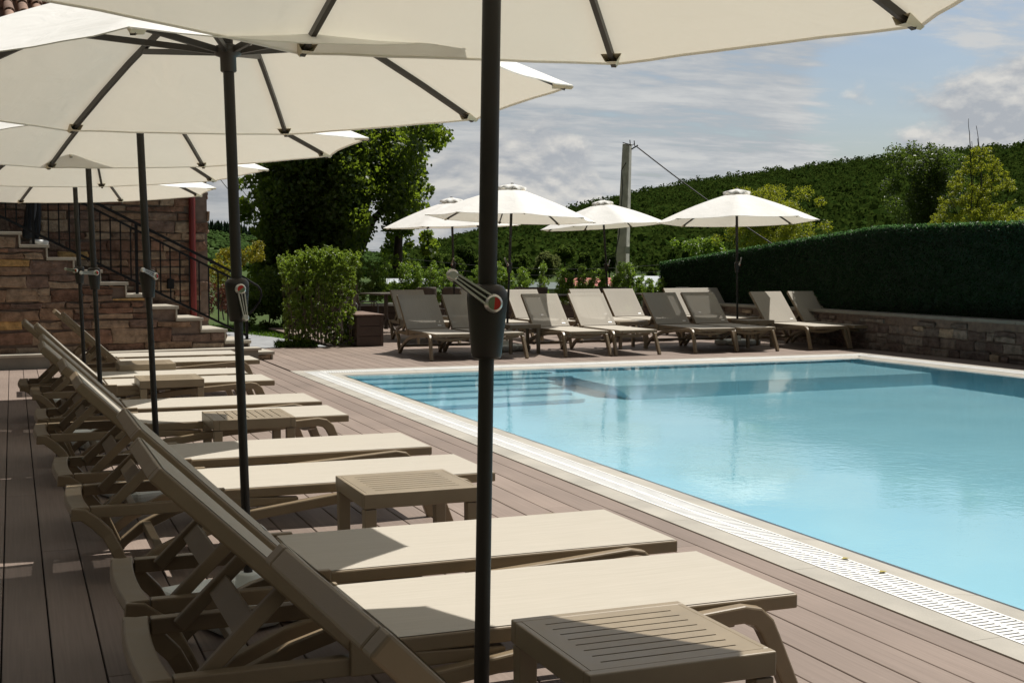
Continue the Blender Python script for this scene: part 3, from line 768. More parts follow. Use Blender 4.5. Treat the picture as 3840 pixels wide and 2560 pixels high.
        vs = [q+d*.018+s*.006, q+d*.018-s*.006, q0+s*.036-Vector((0,0,.004)), q0-s*.036-Vector((0,0,.004)), q0+s*.020-Vector((0,0,.030)), q0-s*.020-Vector((0,0,.030)), q+d*.008-Vector((0,0,.013))]
        b.add(vs, [(0,1,3,2),(0,2,4,6),(1,6,5,3),(6,4,5),(0,6,1)]); b.build('tip_pocket', M_CLOTHTIP, can)
    # tie strap hanging on one panel
    b = MB(); a = 1.25*PI/4
    pts = [Vector((r*math.cos(a+d), r*math.sin(a+d), rib_z(r)-.03+dz)) for (r, d, dz) in ((.80,0,.045),(.83,.02,.085),(.92,.05,.075),(.97,.07,.03),(.94,.075,.0))]
    for p, q in zip(pts[:-1], pts[1:]): b.beam(p, q, .022, .003, up=(math.cos(a),math.sin(a),.4))
    b.build('tie_strap', M_CANVAS, can)
    return root
uproto = make_umbrella()
# dials on the handle hub
hd0 = [c for c in uproto.children_recursive if c.name.startswith('crank_handle')][0]
for nm, m, a0 in (('red_dial', M_RED, 0), ('green_dial', M_GREEN, 8)):
    b = MB(); vs = [(.0135, 0, 0)] + [(.0135, .0152*math.cos((a+a0)*PI/8+.5), .0152*math.sin((a+a0)*PI/8+.5)) for a in range(9)]
    b.add(vs, [(0, i, i+1) for i in range(1, 9)]); b.build(nm, m, hd0)
uspare = [None]
FIXED = ('base_slab', 'base_collar')
def place_umbrella(base, top, theta, box_az, box_z, handle, label, group, strap=False):
    """base (x,y) on the ground, top = (x,y,z) of the rim centre on the pole, theta turns the canopy, box_az / handle turn the crank"""
    if uspare[0] is None: uspare[0] = copy_tree(uproto); o = uproto; KEEP = uspare[0]
    else: o = copy_tree(uspare[0])
    o.location = (*base, 0); o.rotation_euler = (0,0,0)
    ax = Vector((top[0]-base[0], top[1]-base[1], top[2])).normalized()
    lean = Vector((0,0,1)).rotation_difference(ax).to_matrix().to_4x4()
    dz = top[2]/ax.z - ZR
    for ch in o.children:
        nm = ch.name.split('.')[0]
        if nm in FIXED: ch.rotation_euler = (0,0,.35); continue
        if nm == 'crank_box': M = lean @ Matrix.Translation((0,0,box_z+.2)) @ Matrix.Rotation(box_az, 4, 'Z')
        elif nm == 'lower_pole' or nm == 'upper_pole': M = lean @ Matrix.Translation((0,0,box_z if nm == 'lower_pole' else dz))
        else: M = lean @ Matrix.Translation((0,0,dz)) @ Matrix.Rotation(theta, 4, 'Z')
        if nm == 'lower_pole': M = lean
        ch.matrix_local = M
        if nm == 'crank_box':
            for hh in ch.children: hh.rotation_euler = (handle, 0, 0)
    if not strap:
        for c_ in [c for c in o.children_recursive if c.name.startswith('tie_strap')]: bpy.data.objects.remove(c_)
    return tag(o, label, 'umbrella', group)
GU1 = 'umbrellas along the left row of loungers'; GU2 = 'umbrellas over the far loungers'
R = math.radians
def face(base): return math.atan2(-base[1], -base[0])     # box side towards the viewer
for (base, top, th, daz, bz, hnd, lb, gr) in [
  ((1.02,2.82),(1.075,2.868,2.165), R(6.85), .25, -.005, R(-123), 'nearest cream umbrella, its thick dark pole crossing the whole picture height', GU1),
  ((.885,5.24),(.84,5.29,2.12), R(24.1), .25, -.02, R(8), 'second umbrella from the front with its hub and struts visible under the canopy', GU1),
  ((.815,8.06),(.748,8.109,2.136), R(21.4), .9, .0, R(-110), 'third umbrella from the front on the left row', GU1),
  ((.645,10.56),(.578,10.615,2.14), R(37.2), .3, .0, R(-92), 'fourth umbrella from the front on the left row', GU1),
  ((.655,13.26),(.597,13.31,2.113), R(21.9), -.6, .0, R(-100), 'farthest umbrella of the left row, in front of the stone stairs', GU1),
  ((7.435,19.20),(7.53,19.235,2.131), R(-12.8), -.5, .03, R(-150), 'sunlit white umbrella just right of the near pole, highest of the far group', GU2),
  ((11.64,19.0),(11.655,19.09,2.127), R(-31.2), .9, .03, R(160), 'rightmost far umbrella in front of the green hedge', GU2),
  ((7.94,23.23),(7.88,23.226,2.10), R(3), -.5, .03, R(160), 'far umbrella to the left, below the big dark tree', GU2),
  ((11.83,24.45),(11.72,24.532,2.175), R(-7.3), .9, .0, R(150), 'far umbrella beside the concrete utility pole', GU2)]:
    place_umbrella(base, top, th, face(base)+daz, bz, hnd, lb, gr, lb.startswith(('rightmost','sunlit','farthest')))

for c_ in list(uspare[0].children_recursive): bpy.data.objects.remove(c_)
bpy.data.objects.remove(uspare[0])
# ------------------------------------------------------------------ RUBBLE WALLS
def rubble(mb, O, e, n, u0, u1, z0, z1, inside, hmin=.07, hmax=.19, wmin=.12, wmax=.42, depth=.04, lim=None):
    """coursed rubble stones on the plane O + u*e + z, bulging along n"""
    z = z0
    while z < z1:
        h = random.uniform(hmin, hmax); u = u0 - random.uniform(0, .3)
        while u < u1:
            w = random.uniform(wmin, wmax)*(.7+h*3); hh = h*random.uniform(.82, 1.0)
            split = h > .13 and random.random() < .25
            for (za, zb) in (((z, z+h*.5), (z+h*.5, z+h)) if split else ((z, z+hh),)):
                if lim: zb = min(zb, lim(u), lim(u+w))
                if zb-za < .025: continue
                cu, cz = u+w/2, (za+zb)/2
                if inside(cu, cz) and inside(u+.01, cz) and inside(u+w-.01, zb-.01):
                    g_ = .004; J = lambda s: random.uniform(-s, s)
                    d = depth*random.uniform(.45, 1.0); m = min(w, zb-za)*.16
                    pts = [(u+g_, za+g_), (u+w*.5, za+g_+J(.006)), (u+w-g_, za+g_), (u+w-g_, cz+J(.01)), (u+w-g_, zb-g_), (u+w*.5, zb-g_+J(.006)), (u+g_, zb-g_), (u+g_, cz)]
                    pts = [(a+J(.016), c+J(.011)) for a, c in pts]
                    inn = [(a+(cu-a)*m/w*2, c+(cz-c)*m/(zb-za)*2) for a, c in pts]
                    V = [O+e*a+Vector((0,0,c))+n*-.01 for a, c in pts] + [O+e*a+Vector((0,0,c))+n*(d*.75+J(.006)) for a, c in pts] + [O+e*a+Vector((0,0,c))+n*(d+J(.008)) for a, c in inn]
                    F = [(i, (i+1)%8, 8+(i+1)%8, 8+i) for i in range(8)] + [(8+i, 8+(i+1)%8, 16+(i+1)%8, 16+i) for i in range(8)] + [tuple(range(16,24))]
                    mb.add(V, F)
            u += w
        z += h
random.seed(21)
AL = R(4.3); SE = Vector((math.cos(AL), math.sin(AL), 0)); SN = Vector((math.sin(AL), -math.cos(AL), 0)); SO = Vector((3.5,18.72,0))
def sp(u, off, z): return SO + SE*u - SN*off + Vector((0,0,z))     # off = distance behind the stair face
RUN, RISE = .345, .1722; SD = 1.12
NST = 15
def nose(k): return .07 - RUN*k, .12 + RISE*k
# stair (flank wall + treads)
st = empty('stone_staircase', SO, 0, 'rubble stone outside staircase with pale treads rising to the left', 'staircase')
def build_at(mb, name, m, parent, bevel=0):
    o = mb.build(name, m, None, bevel); o.parent = parent; o.matrix_parent_inverse = Matrix.Translation(parent.location).inverted(); return o
def under(u, z):
    if u > .03 or z < 0: return False
    k = int((.07-u)/RUN); return z < .12+RISE*k-.045
b = MB(); rubble(b, SO, SE, SN, -5.3, .05, 0, 2.7, lambda u, z: u < .04, .06, .24, .12, .5, lim=lambda u: .12+RISE*math.floor(max(0,(.07-u)/RUN))-.046); build_at(b, 'flank_stones', M_RUBBLE, st)
b = MB()
for k in range(NST):
    u1, zt_ = nose(k); b.add([sp(u1-.03,.012,0), sp(u1-.03,SD,0), sp(u1-.03-RUN,SD,0), sp(u1-.03-RUN,.012,0)]+[sp(u1-.03,.012,zt_-.05), sp(u1-.03,SD,zt_-.05), sp(u1-.03-RUN,SD,zt_-.05), sp(u1-.03-RUN,.012,zt_-.05)], [(0,1,2,3),(4,7,6,5),(0,4,5,1),(1,5,6,2),(2,6,7,3),(3,7,4,0)])
build_at(b, 'core', M_MORTAR, st)
def obox(mb, u0, u1, o0, o1, z0, z1):
    P8 = [sp(u,o_,z) for z in (z0,z1) for (u,o_) in ((u0,o0),(u1,o0),(u1,o1),(u0,o1))]
    mb.add(P8, [(0,3,2,1),(4,5,6,7),(0,1,5,4),(1,2,6,5),(2,3,7,6),(3,0,4,7)])
for k in range(NST):
    u1, zt_ = nose(k); b = MB()
    obox(b, u1-RUN-.04, u1, -.045, SD, zt_-.042, zt_)
    obox(b, u1-.045, u1-.022, -.04, SD-.02, zt_-RISE+.002 if k else 0, zt_-.043)
    build_at(b, 'tread', M_STEP, st, .003)
# plinth bench in front of the stair wall
b = MB(); pl = empty('stone_plinth', (0,18.4,0), 0, 'long low grey plinth with pale capping at the foot of the stair wall', 'plinth')
obox(b, -7.5, -.24, -.30, -.052, 0, .165); build_at(b, 'plinth_body', M_PLINTH, pl)
b = MB(); obox(b, -7.5, -.20, -.335, -.0525, .165, .20); build_at(b, 'capping', M_STEP, pl, .003)

# building
bd = empty('stone_house', sp(-4,1.2,0), 0, 'reddish rubble stone house with clay tiled roof behind the stairs', 'house')
UC = -.60; WO = 1.16
b = MB(); rubble(b, sp(0,WO,0), SE, SN, -9.5, UC+.02, 0, 4.8, lambda u, z: u < UC and z > 0 and z < 4.75 and u > -9.4, .08, .22, .14, .5)
EN = SE; ES = -SN
rubble(b, sp(UC-.02,WO-.03,0), ES, EN, 0, 8.0, 0, 4.8, lambda u, z: 0 < u < 7.9 and 0 < z < 4.75, .08, .22, .14, .5)
build_at(b, 'wall_stones', M_RUBBLE, bd)
b = MB(); obox(b, -9.5, UC-.03, WO+.01, 9.0, -.1, 4.8); build_at(b, 'wall_core', M_MORTAR, bd)
# clay roof: rows of half-round tiles
b = MB(); EZ = 4.72; SL = R(32); pitch_t = .20; rowl = .34
for rrow in range(14):
    for c in range(48):
        u = -9.6 + pitch_t*c + (random.uniform(-.008,.008)); 
        if u > UC+.35: continue
        s0 = rrow*rowl-.04; s1 = s0+rowl+.06; jz = random.uniform(-.008,.008)
        for (sgn, uo, rad_) in ((1, 0, .072), (-1, pitch_t/2, .068)):
            vs = []; m_ = 7
            for (ss, lift, rr_) in ((s0,.030,rad_*1.05),(s1,.0,rad_*.9)):
                for i in range(m_+1):
                    a = PI*i/m_; du = rr_*math.cos(a); hz = sgn*rr_*math.sin(a)*.9 + (.03 if sgn > 0 else .0)
                    off = WO-.45 + ss*math.cos(SL) - hz*math.sin(SL); zz = EZ + ss*math.sin(SL) + hz*math.cos(SL) + lift + jz
                    vs.append(sp(u+uo+du, off, zz))
            b.add(vs, [(i, i+1, m_+2+i, m_+1+i) for i in range(m_)], True)
            thick = [v + Vector((0,0,-.014)) for v in vs[:m_+1]]
            b.add(vs[:m_+1]+thick, [(i, m_+1+i, m_+2+i, i+1) for i in range(m_)])
build_at(b, 'roof', M_CLAY, bd)
b = MB()
vs = [sp(-9.6,WO-.42,EZ-.06), sp(UC+.35,WO-.42,EZ-.06), sp(UC+.35,WO+3.6,EZ-.06+4.0*math.tan(SL)), sp(-9.6,WO+3.6,EZ-.06+4.0*math.tan(SL))]
vs += [v+Vector((0,0,-.12)) for v in vs]; b.add(vs, [(0,1,2,3),(7,6,5,4),(0,4,5,1),(1,5,6,2),(2,6,7,3),(3,7,4,0)]); build_at(b, 'eaves', M_MORTAR, bd)
# red downpipe and small black wall lamp
b = MB(); b.tube([sp(-.872,WO-.07,.1), sp(-.872,WO-.07,4.6)], .048, 14); 
o = b.build('downpipe', M_PIPE); tag(o, 'dark red rain downpipe on the stone house corner', 'pipe')
b = MB(); obox(b, -1.265, -1.17, WO-.16, WO-.06, 1.03, 1.18); obox(b, -1.235,-1.20, WO-.07, WO-.0, 1.08,1.13)
o = b.build('wall_lamp', M_IRON, None, .008); tag(o, 'small black box lamp on the stone wall beside the downpipe', 'lamp')

# railing
rl = empty('stair_railing', sp(-1.86,.12,.98), 0, 'black iron stair railing with thin balusters along the stone steps', 'railing')
RO = .12
def rz_top(u): return 1.305 - .509*(u+.53)
def rz_mid(u): return 1.245 - .509*(u+.60)
def rz_bot(u): return .455 - .509*(u+.50)
UL = -5.2
b = MB(); b.beam(sp(UL,RO,rz_top(UL)), sp(-.30,RO,rz_top(-.30)), .045, .035)
curve = [(-.30,rz_top(-.30)),(-.22,1.135),(-.13,1.08),(-.085,1.02),(-.075,.94),(-.11,.85),(-.18,.75),(-.25,.68)]
b.tube([sp(u,RO,z) for u, z in curve], .016, 8); build_at(b, 'handrail', M_IRON, rl)
b = MB(); b.beam(sp(UL,RO,rz_mid(UL)), sp(-.30,RO,rz_mid(-.30)), .03, .028); build_at(b, 'middle_rail', M_IRON, rl)
b = MB(); b.beam(sp(UL,RO,rz_bot(UL)), sp(-.30,RO,rz_bot(-.30)), .04, .032); build_at(b, 'bottom_rail', M_IRON, rl)
for u, zb in ((-1.857,.98),(-3.222,1.67),(-.30,.30),(-4.6,2.36)):
    b = MB(); b.beam(sp(u,RO,zb), sp(u,RO,rz_top(u)), .04, .04, up=(0,1,0)); b.beam(sp(u,RO,zb), sp(u,RO,zb+.006), .10, .10, up=(0,1,0)); build_at(b, 'post', M_IRON, rl)
u = -.44
while u > UL+.1:
    if all(abs(u-q) > .06 for q in (-1.857,-3.222,-4.6)):
        b = MB(); b.beam(sp(u,RO,rz_bot(u)), sp(u,RO,rz_mid(u)), .019, .019, up=(0,1,0)); build_at(b, 'baluster', M_IRON, rl)
    u -= .136

# ------------------------------------------------------------------ PERSON on the stairs
def skin_mesh(name, verts, edges, m, parent=None, sub=2, root=0):
    me = bpy.data.meshes.new(name); me.from_pydata([v[:3] for v in verts], edges, []); me.update()
    o = bpy.data.objects.new(name, me); C.objects.link(o)
    mod = o.modifiers.new('skin', 'SKIN'); mod.use_smooth_shade = True
    sv = me.skin_vertices[0].data
    for i, v in enumerate(verts): sv[i].radius = (v[3], v[4] if len(v) > 4 else v[3]); sv[i].use_root = (i == root)
    s = o.modifiers.new('sub', 'SUBSURF'); s.levels = sub; s.render_levels = sub
    me.materials.append(m)
    if parent: o.parent = parent
    return o
PB = sp(-3.19, .42, nose(9)[1]); 
person = empty('person', PB, AL, 'person in dark jeans and white shoes standing on the upper stone steps', 'person')
# local: +x faces down the stairs, y = left
legs = [(0,0,.93,.105,.14),(0,.085,.88,.098),(0,-.085,.88,.098),(.03,.09,.68,.09),(-.02,-.09,.68,.09),(.05,.09,.48,.075),(-.03,-.09,.48,.075),(.04,.09,.28,.072),(-.07,-.09,.28,.072),(.02,.09,.07,.072),(-.10,-.09,.07,.072),(0,0,1.03,.105,.14)]
skin_mesh('trousers', legs, [(0,1),(0,2),(1,3),(2,4),(3,5),(4,6),(5,7),(6,8),(7,9),(8,10),(0,11)], M_JEANS, person)
body = [(0,0,1.0,.10,.15),(0,0,1.2,.105,.16),(0,0,1.38,.10,.165),(0,0,1.46,.055,.06),(0,.17,1.40,.055),(0,-.17,1.40,.055),(-.03,.215,1.14,.042),(-.03,-.215,1.14,.042),(.03,.22,.93,.036),(.03,-.22,.93,.036)]
skin_mesh('shirt', body, [(0,1),(1,2),(2,3),(2,4),(2,5),(4,6),(5,7),(6,8),(7,9)], M_SHIRT, person)
skinv = [(0,0,1.44,.05),(.01,0,1.52,.05),(.01,0,1.57,.068,.06),(.015,0,1.645,.092,.074),(.005,0,1.72,.08,.068),(.10,0,1.61,.018)]
skin_mesh('head', skinv, [(0,1),(1,2),(2,3),(3,4),(3,5)], M_SKIN, person)
skin_mesh('hair', [(-.02,0,1.755,.078,.075),(-.055,0,1.69,.07,.078),(-.06,0,1.62,.05,.065)], [(0,1),(1,2)], M_HAIR, person)
for s in (1, -1):
    hv = [(.035,s*.222,.90,.026),(.05,s*.224,.84,.028),(.055,s*.222,.80,.024)]; he = [(0,1),(1,2)]
    for q, (dx, ln) in enumerate(((-.027,.062),(-.009,.075),(.009,.08),(.026,.07))):
        i = len(hv); hv += [(.055+dx,s*.222,.785,.0095),(.06+dx*1.1,s*.218,.785-ln*.5,.0085),(.07+dx*1.1,s*.208,.785-ln,.007)]; he += [(2,i),(i,i+1),(i+1,i+2)]
    i = len(hv); hv += [(.082,s*.21,.83,.010),(.094,s*.205,.795,.0085)]; he += [(1,i),(i,i+1)]
    skin_mesh('hand', hv, he, M_SKIN, person, 1)
    skin_mesh('shoe', [(-.05,s*.09,.045,.045,.04),(.05,s*.09,.04,.042,.04),(.15,s*.095,.03,.028,.038),(.19,s*.097,.028,.02,.028)], [(0,1),(1,2),(2,3)], M_SHOE, person)

# ------------------------------------------------------------------ HEDGE + LOW STONE WALL on the right
hw = empty('low_stone_wall', (13.2,17,0), 0, 'low rubble stone wall with pale coping under the green hedge', 'wall')
b = MB(); rubble(b, Vector((13.14,0,0)), Vector((0,-1,0)), Vector((-1,0,0)), -25.5, -3, -.02, .56, lambda u, z: z < .55, .07, .17, .12, .38); build_at(b, 'wall_stones', rubble_mat('grey_rubble_stone', .6, 1.1), hw)
b = MB(); b.box(13.15, 13.5, 3, 25.5, -.1, .555); build_at(b, 'wall_core', M_MORTAR, hw)
b = MB()
y = 3.0
while y < 25.5: b.box(13.07, 13.52, y+.002, min(25.5, y+1.1)-.002, .56, .61); y += 1.1
build_at(b, 'coping', M_PLINTH, hw, .004)
hg = empty('artificial_hedge', (13.45,17,.6), 0, 'tall dark green artificial hedge screen with a frayed bright top edge', 'hedge')
HX = 13.42
def htop(y): return float(np.interp(y, [3,14.3,17.5,20.2,25.1], [2.0,2.01,2.02,1.81,1.41]))
b = MB(); n = 60
vs = []; 
for i in range(n+1):
    y = 3+(25.15-3)*i/n; vs += [(HX,y,.58),(HX,y,htop(y)-.03),(HX+.05,y,htop(y)-.03),(HX+.05,y,.58)]
b.add(vs, [(i*4+k, (i+1)*4+k, (i+1)*4+(k+1)%4, i*4+(k+1)%4) for i in range(n) for k in range(4)]+[(0,1,2,3),(n*4+3,n*4+2,n*4+1,n*4)])
build_at(b, 'backing', simple('hedge_backing', (.006,.02,.008), .8), hg)
n = 52000; yy = 3+(25.15-3)*RNG.beta(1,1,n); yy = np.where(RNG.random(n) < .85, RNG.uniform(12.5,25.15,n), yy)
tt = np.array([htop(v) for v in yy]); zz = .58+(tt-.58)*RNG.random(n)
pos = np.stack([HX-.02-RNG.random(n)*.03, yy, zz], 1); out = np.tile(np.array([-.55,0,.5]), (n,1))
o = leaf_object('needles', pos, .058, L_HEDGE, aspect=.22, outward=out); o.parent = hg; o.matrix_parent_inverse = Matrix.Translation(hg.location).inverted()
n = 5200; yy = RNG.uniform(10,25.15,n); tt = np.array([htop(v) for v in yy])
pos = np.stack([HX+RNG.uniform(-.05,.08,n), yy, tt-.03+RNG.uniform(-.02,.045,n)], 1)
o = leaf_object('top_fringe', pos, .06, leaf_mat('fringe_needle', [(.02,.07,.02),(.04,.11,.03),(.09,.17,.07)], .4, (.16,.36,.10), .3, .6), aspect=.2, up=.6, droop=-1.2); o.parent = hg; o.matrix_parent_inverse = Matrix.Translation(hg.location).inverted()

# ------------------------------------------------------------------ PLANTERS, bar tables, chairs on the far terrace
pb = empty('planter_box', (5.62,21.6,0), 0, 'brown wooden board planter box with pale lid beside the bright shrub', 'planter')
b = MB(); X0, X1, Y0, Y1 = 5.40, 5.86, 20.95, 22.35
for i in range(3):
    z0 = .004+.172*i; b.box(X0, X1, Y0, Y1, z0, z0+.165)
for x in (X0-.003, X1-.05): b.box(x, x+.053, Y0-.006, Y0+.02, .002, .50)
build_at(b, 'board_side', M_WPC, pb, .004)
b = MB(); 
for i in range(3): b.box(X0-.02+.166*i, X0-.02+.166*(i+1)-.005, Y0-.02, Y1+.02, .521, .545)
build_at(b, 'lid', M_WPCTOP, pb, .003)
lp = empty('long_planter', (9.4,27.7,0), 0, 'long low dark planter wall behind the rear loungers, with pale top rail', 'planter')
b = MB()
for i in range(3): b.box(5.6, 13.1, 27.6, 28.4, -.05+.165*i, -.05+.165*(i+1)-.006)
build_at(b, 'board_side', M_WPC, lp, .004)
b = MB(); b.box(5.58, 13.1, 27.57, 27.68, .445, .475); b.box(5.58,13.1,28.32,28.43,.445,.475); build_at(b, 'top_rail', M_KERB, lp, .003)

def bar_table(p, hgt, w, label):
    t = empty('bar_table', (p.x, p.y, 0), .3, label, 'table', 'dark tables on the far terrace')
    b = MB(); b.box(-w/2, w/2, -w/2, w/2, hgt-.028, hgt); b.build('table_top', M_TTOP, t, .008)
    b = MB(); b.tube([(0,0,.06),(0,0,hgt-.03)], .04, 12); b.beam((-w*.3,0,hgt-.04),(w*.3,0,hgt-.04),.05,.025); b.build('pedestal', M_CHAIR, t)
    for k in range(4):
        a = k*PI/2+.4; b = MB(); b.strip([(0,.30,0),(.06,.22,0),(.20,.06,0),(.30,.0,0)], [.05,.05,.045,.03], .045)
        o = b.build('foot', M_CHAIR, t, .004); o.rotation_euler = (0,0,a)
    return t
q = at(1448,1230,26.0); bar_table(q, .80, .78, 'dark square bar table with splayed feet left of the rear loungers')
q = at(2092,1150,27.0); bar_table(q, .74, .7, 'dark table peeking out left of a rear lounger backrest in the middle')
q = at(2440,1150,27.0); bar_table(q, .76, .75, 'dark table with chairs near the end of the green hedge')
def chair_obj(p, rz, label, first=[None]):
    if first[0] is None:
        t = empty('terrace_chair', (0,0,0)); first[0] = t
        b = MB(); b.box(-.22,.22,-.22,.22,.43,.455); b.build('seat', M_CHAIR, t, .012)
        vs = []; n = 12
        for z, lean in ((.46,0),(.66,.02),(.86,.055),(.905,.065)):
            for i in range(n+1):
                a = -1.15+2.3*i/n; ww = 1 if z < .9 else .93
                for d in (0,.022): vs.append(((.235+d)*math.sin(a)*ww, .0+(.235+d)*math.cos(a)+lean, z-(.03 if (z > .9 and i in (0,n)) else 0)))
        m_ = (n+1)*2; fs = []
        for j in range(3):
            for i in range(n):
                for d in (0,1): fs.append((j*m_+i*2+d, j*m_+(i+1)*2+d, (j+1)*m_+(i+1)*2+d, (j+1)*m_+i*2+d))
        for i in range(n): fs.append((3*m_+i*2, 3*m_+(i+1)*2, 3*m_+(i+1)*2+1, 3*m_+i*2+1))
        for j in range(3):
            for i in (0, n): fs.append((j*m_+i*2, j*m_+i*2+1, (j+1)*m_+i*2+1, (j+1)*m_+i*2))
        b = MB(); b.add(vs, fs, True); b.build('backrest', M_CHAIR, t)
        for i in (-1,1):
            for j in (-1,1): b = MB(); b.beam((i*.19,j*.19,.43),(i*.23,j*.24,0),.028,.028,up=(0,1,0)); b.build('leg', M_CHAIR, t)
        o = t
    else: o = copy_tree(first[0])
    o.location = (p.x, p.y, 0); o.rotation_euler = (0,0,rz); tag(o, label, 'chair', 'brown curved back chairs on the far terrace')
CF = 27.0
for (sx_, rz, lb) in [(1590,PI,'brown curved chair behind the leftmost rear lounger'),(1688,PI,'brown chair half hidden by the umbrella pole left of the near pole'),
   (1962,PI-.2,'brown curved chair left of two, behind the rear lounger by the thin pole'),(2003,PI+.2,'brown curved chair right of two, beside the small dark table'),
   (2252,PI-.1,'brown curved chair left of the pole near the concrete post'),(2298,PI+.15,'brown curved chair right under the umbrella beside the concrete post'),
   (2534,PI+.25,'lone brown chair back in front of the hedge end')]:
    chair_obj(at(sx_, 1220, CF-.3), rz, lb)
# metal armchair by the planter
q = at(1345,1200,24.5); ch = empty('metal_armchair', (q.x,q.y,0), .5, 'grey metal framed armchair behind the planter box', 'chair')
b = MB(); b.box(-.26,.26,-.24,.24,.40,.44); b.build('seat', M_CHAIR, ch, .01)
for s in (-1,1):
    b = MB(); b.tube([(s*.27,.25,0),(s*.27,.25,.62),(s*.27,.2,.66),(s*.27,-.2,.66),(s*.27,-.25,.62),(s*.27,-.25,0)], .012, 8); b.build('arm_frame', simple('grey_tube',(.10,.10,.10),.4), ch)
b = MB(); b.tube([(-.26,.25,.60),(-.25,.30,.80),(.25,.30,.80),(.26,.25,.60)], .012, 8); b.box(-.2,.2,.27,.285,.55,.76); b.build('backrest', M_CHAIR, ch)

# ------------------------------------------------------------------ UTILITY POLE and cable
q = at(2332,1050,33); qt = at(2352,540,33)
up_ = empty('utility_pole', (q.x,q.y,-.3), 0, 'leaning grey concrete utility pole with a slanting black cable', 'pole')
b = MB(); dv = (qt-q); base = q - dv*.14
a = Vector((RGT[0],RGT[1],0)); c = Vector((FWD[0],FWD[1],0)).normalized()
rot = Matrix.Rotation(-.5, 4, 'Z'); a = rot @ a; c = rot @ c
vs = [];
for (p, w, d) in ((base,.155,.13),(qt,.10,.085)): vs += [p-a*w-c*d, p+a*w-c*d, p+a*w+c*d, p-a*w+c*d]
b.add(vs, [(0,1,2,3),(7,6,5,4),(0,4,5,1),(1,5,6,2),(2,6,7,3),(3,7,4,0)]); build_at(b, 'shaft', M_PCONC, up_, .015)
b = MB(); f_ = 32.75
b.tube([at(2335,535,f_),at(2372,545,f_),at(2380,538,f_)], .012, 6); b.tube([at(2368,560,f_),at(2392,545,f_)], .02, 6); b.tube([at(2362,525,f_),at(2364,548,f_)], .012, 6); b.tube([at(2378,528,f_),at(2380,548,f_)], .012, 6)
build_at(b, 'bracket', M_IRON, up_)
b = MB(); b.tube([at(2368-20,610,f_), at(2330,640,f_), at(2335,700,f_), at(2322,880,f_), at(2306,960,f_), at(2318,1010,f_)], .012, 6); build_at(b, 'hanging_wire', M_CABLE, up_)
b = MB(); p0 = at(2345,938,f_); b.box(-.06,.06,-.05,.05,-.09,.09, Matrix.Translation(at(2350,938,f_-.05))); build_at(b, 'meter_box', M_KERB, up_)
b = MB(); A, B = at(2385,548,32.7), at(2990,975,29.5); pts = []
for i in range(25):
    t = i/24; p = A.lerp(B, t); p.z -= .22*math.sin(PI*t)*.4; pts.append(p)
b.tube(pts, .016, 6); o = b.build('overhead_cable', M_CABLE); tag(o, 'thick black cable running down from the concrete pole to the right', 'cable')
b = MB()
for (ya, yb) in ((1037,1042),(1062,1066)):
    A, B = at(1500,ya-70,60), at(2700,yb-70,60)
    b.tube([A.lerp(B, i/12)-Vector((0,0,.5*math.sin(PI*i/12))) for i in range(13)], .008, 5)
o = b.build('power_line', M_CABLE); tag(o, 'pair of thin wires strung low across the valley trees', 'cable')
b = MB()
for k_ in (0, 1): b.tube([at(800+55*k_,640,42), at(1010+40*k_,905,60)], .012, 5)
o = b.build('sky_wire', M_CABLE); tag(o, 'two thin wires slanting across the sky left of the dark tree', 'cable')

# ------------------------------------------------------------------ valley houses
def house(sx0, sx1, sy_r, sy_e, f, depth, mroof, label, over=.3):
    A = at(sx0, sy_r, f); B = at(sx1, sy_r, f); E0 = at(sx0, sy_e, f-depth*.5); ze = E0.z
    t = empty('house', ((A.x+B.x)/2, (A.y+B.y)/2, ze-3), 0, label, 'house', 'houses down in the valley')
    d = (B-A).normalized(); n_ = Vector((d.y,-d.x,0)); 
    if n_.y > 0: n_ = -n_
    b = MB(); hw_ = depth*.5
    P_ = [A+n_*hw_, B+n_*hw_, B-n_*hw_, A-n_*hw_]
    vs = [Vector((p.x,p.y,ze)) for p in P_]; vs += [A.copy(), B.copy()]
    top = [v+Vector((0,0,.05)) for v in vs[:4]]+[A+Vector((0,0,.05)), B+Vector((0,0,.05))]
    b.add(vs[:4]+[A,B]+top, [(6,7,11,10),(8,9,10,11),(0,1,7,6),(2,3,9,8),(0,6,10,9,3),(1,2,8,11,7),(0,4,5,1),(2,5,4,3)]); build_at(b, 'roof', mroof, t)
    b = MB(); q = [Vector((p.x,p.y,0)) for p in [A+n_*(hw_-.3)+d*.3, B+n_*(hw_-.3)-d*.3, B-n_*(hw_-.3)-d*.3, A-n_*(hw_-.3)+d*.3]]
    vs = [Vector((p.x,p.y,ze-3.2)) for p in q]+[Vector((p.x,p.y,ze+.02)) for p in q]
    b.add(vs, [(0,1,5,4),(1,2,6,5),(2,3,7,6),(3,0,4,7)]); build_at(b, 'wall', M_HWALL, t)
    return t
house(2112, 2290, 1043, 1074, 120, 7, M_REDROOF, 'valley house with a faded red sheet roof, seen between the young shrubs')
house(2368, 2640, 1037, 1078, 100, 7, M_GREYROOF, 'valley house with a pale grey sheet roof beside the hedge end')
house(1440, 1612, 1046, 1066, 130, 6, M_GREYROOF, 'small valley house with grey gable among the shrubs on the left')
house(1980, 2105, 1060, 1085, 110, 6, simple('dark_green_roof', (.10,.13,.12), .7), 'valley shed with dull green roof left of the red roof')
# garage/rust strip on the grey roof
A = at(2440,1079,96); B = at(2484,1048,96.5)

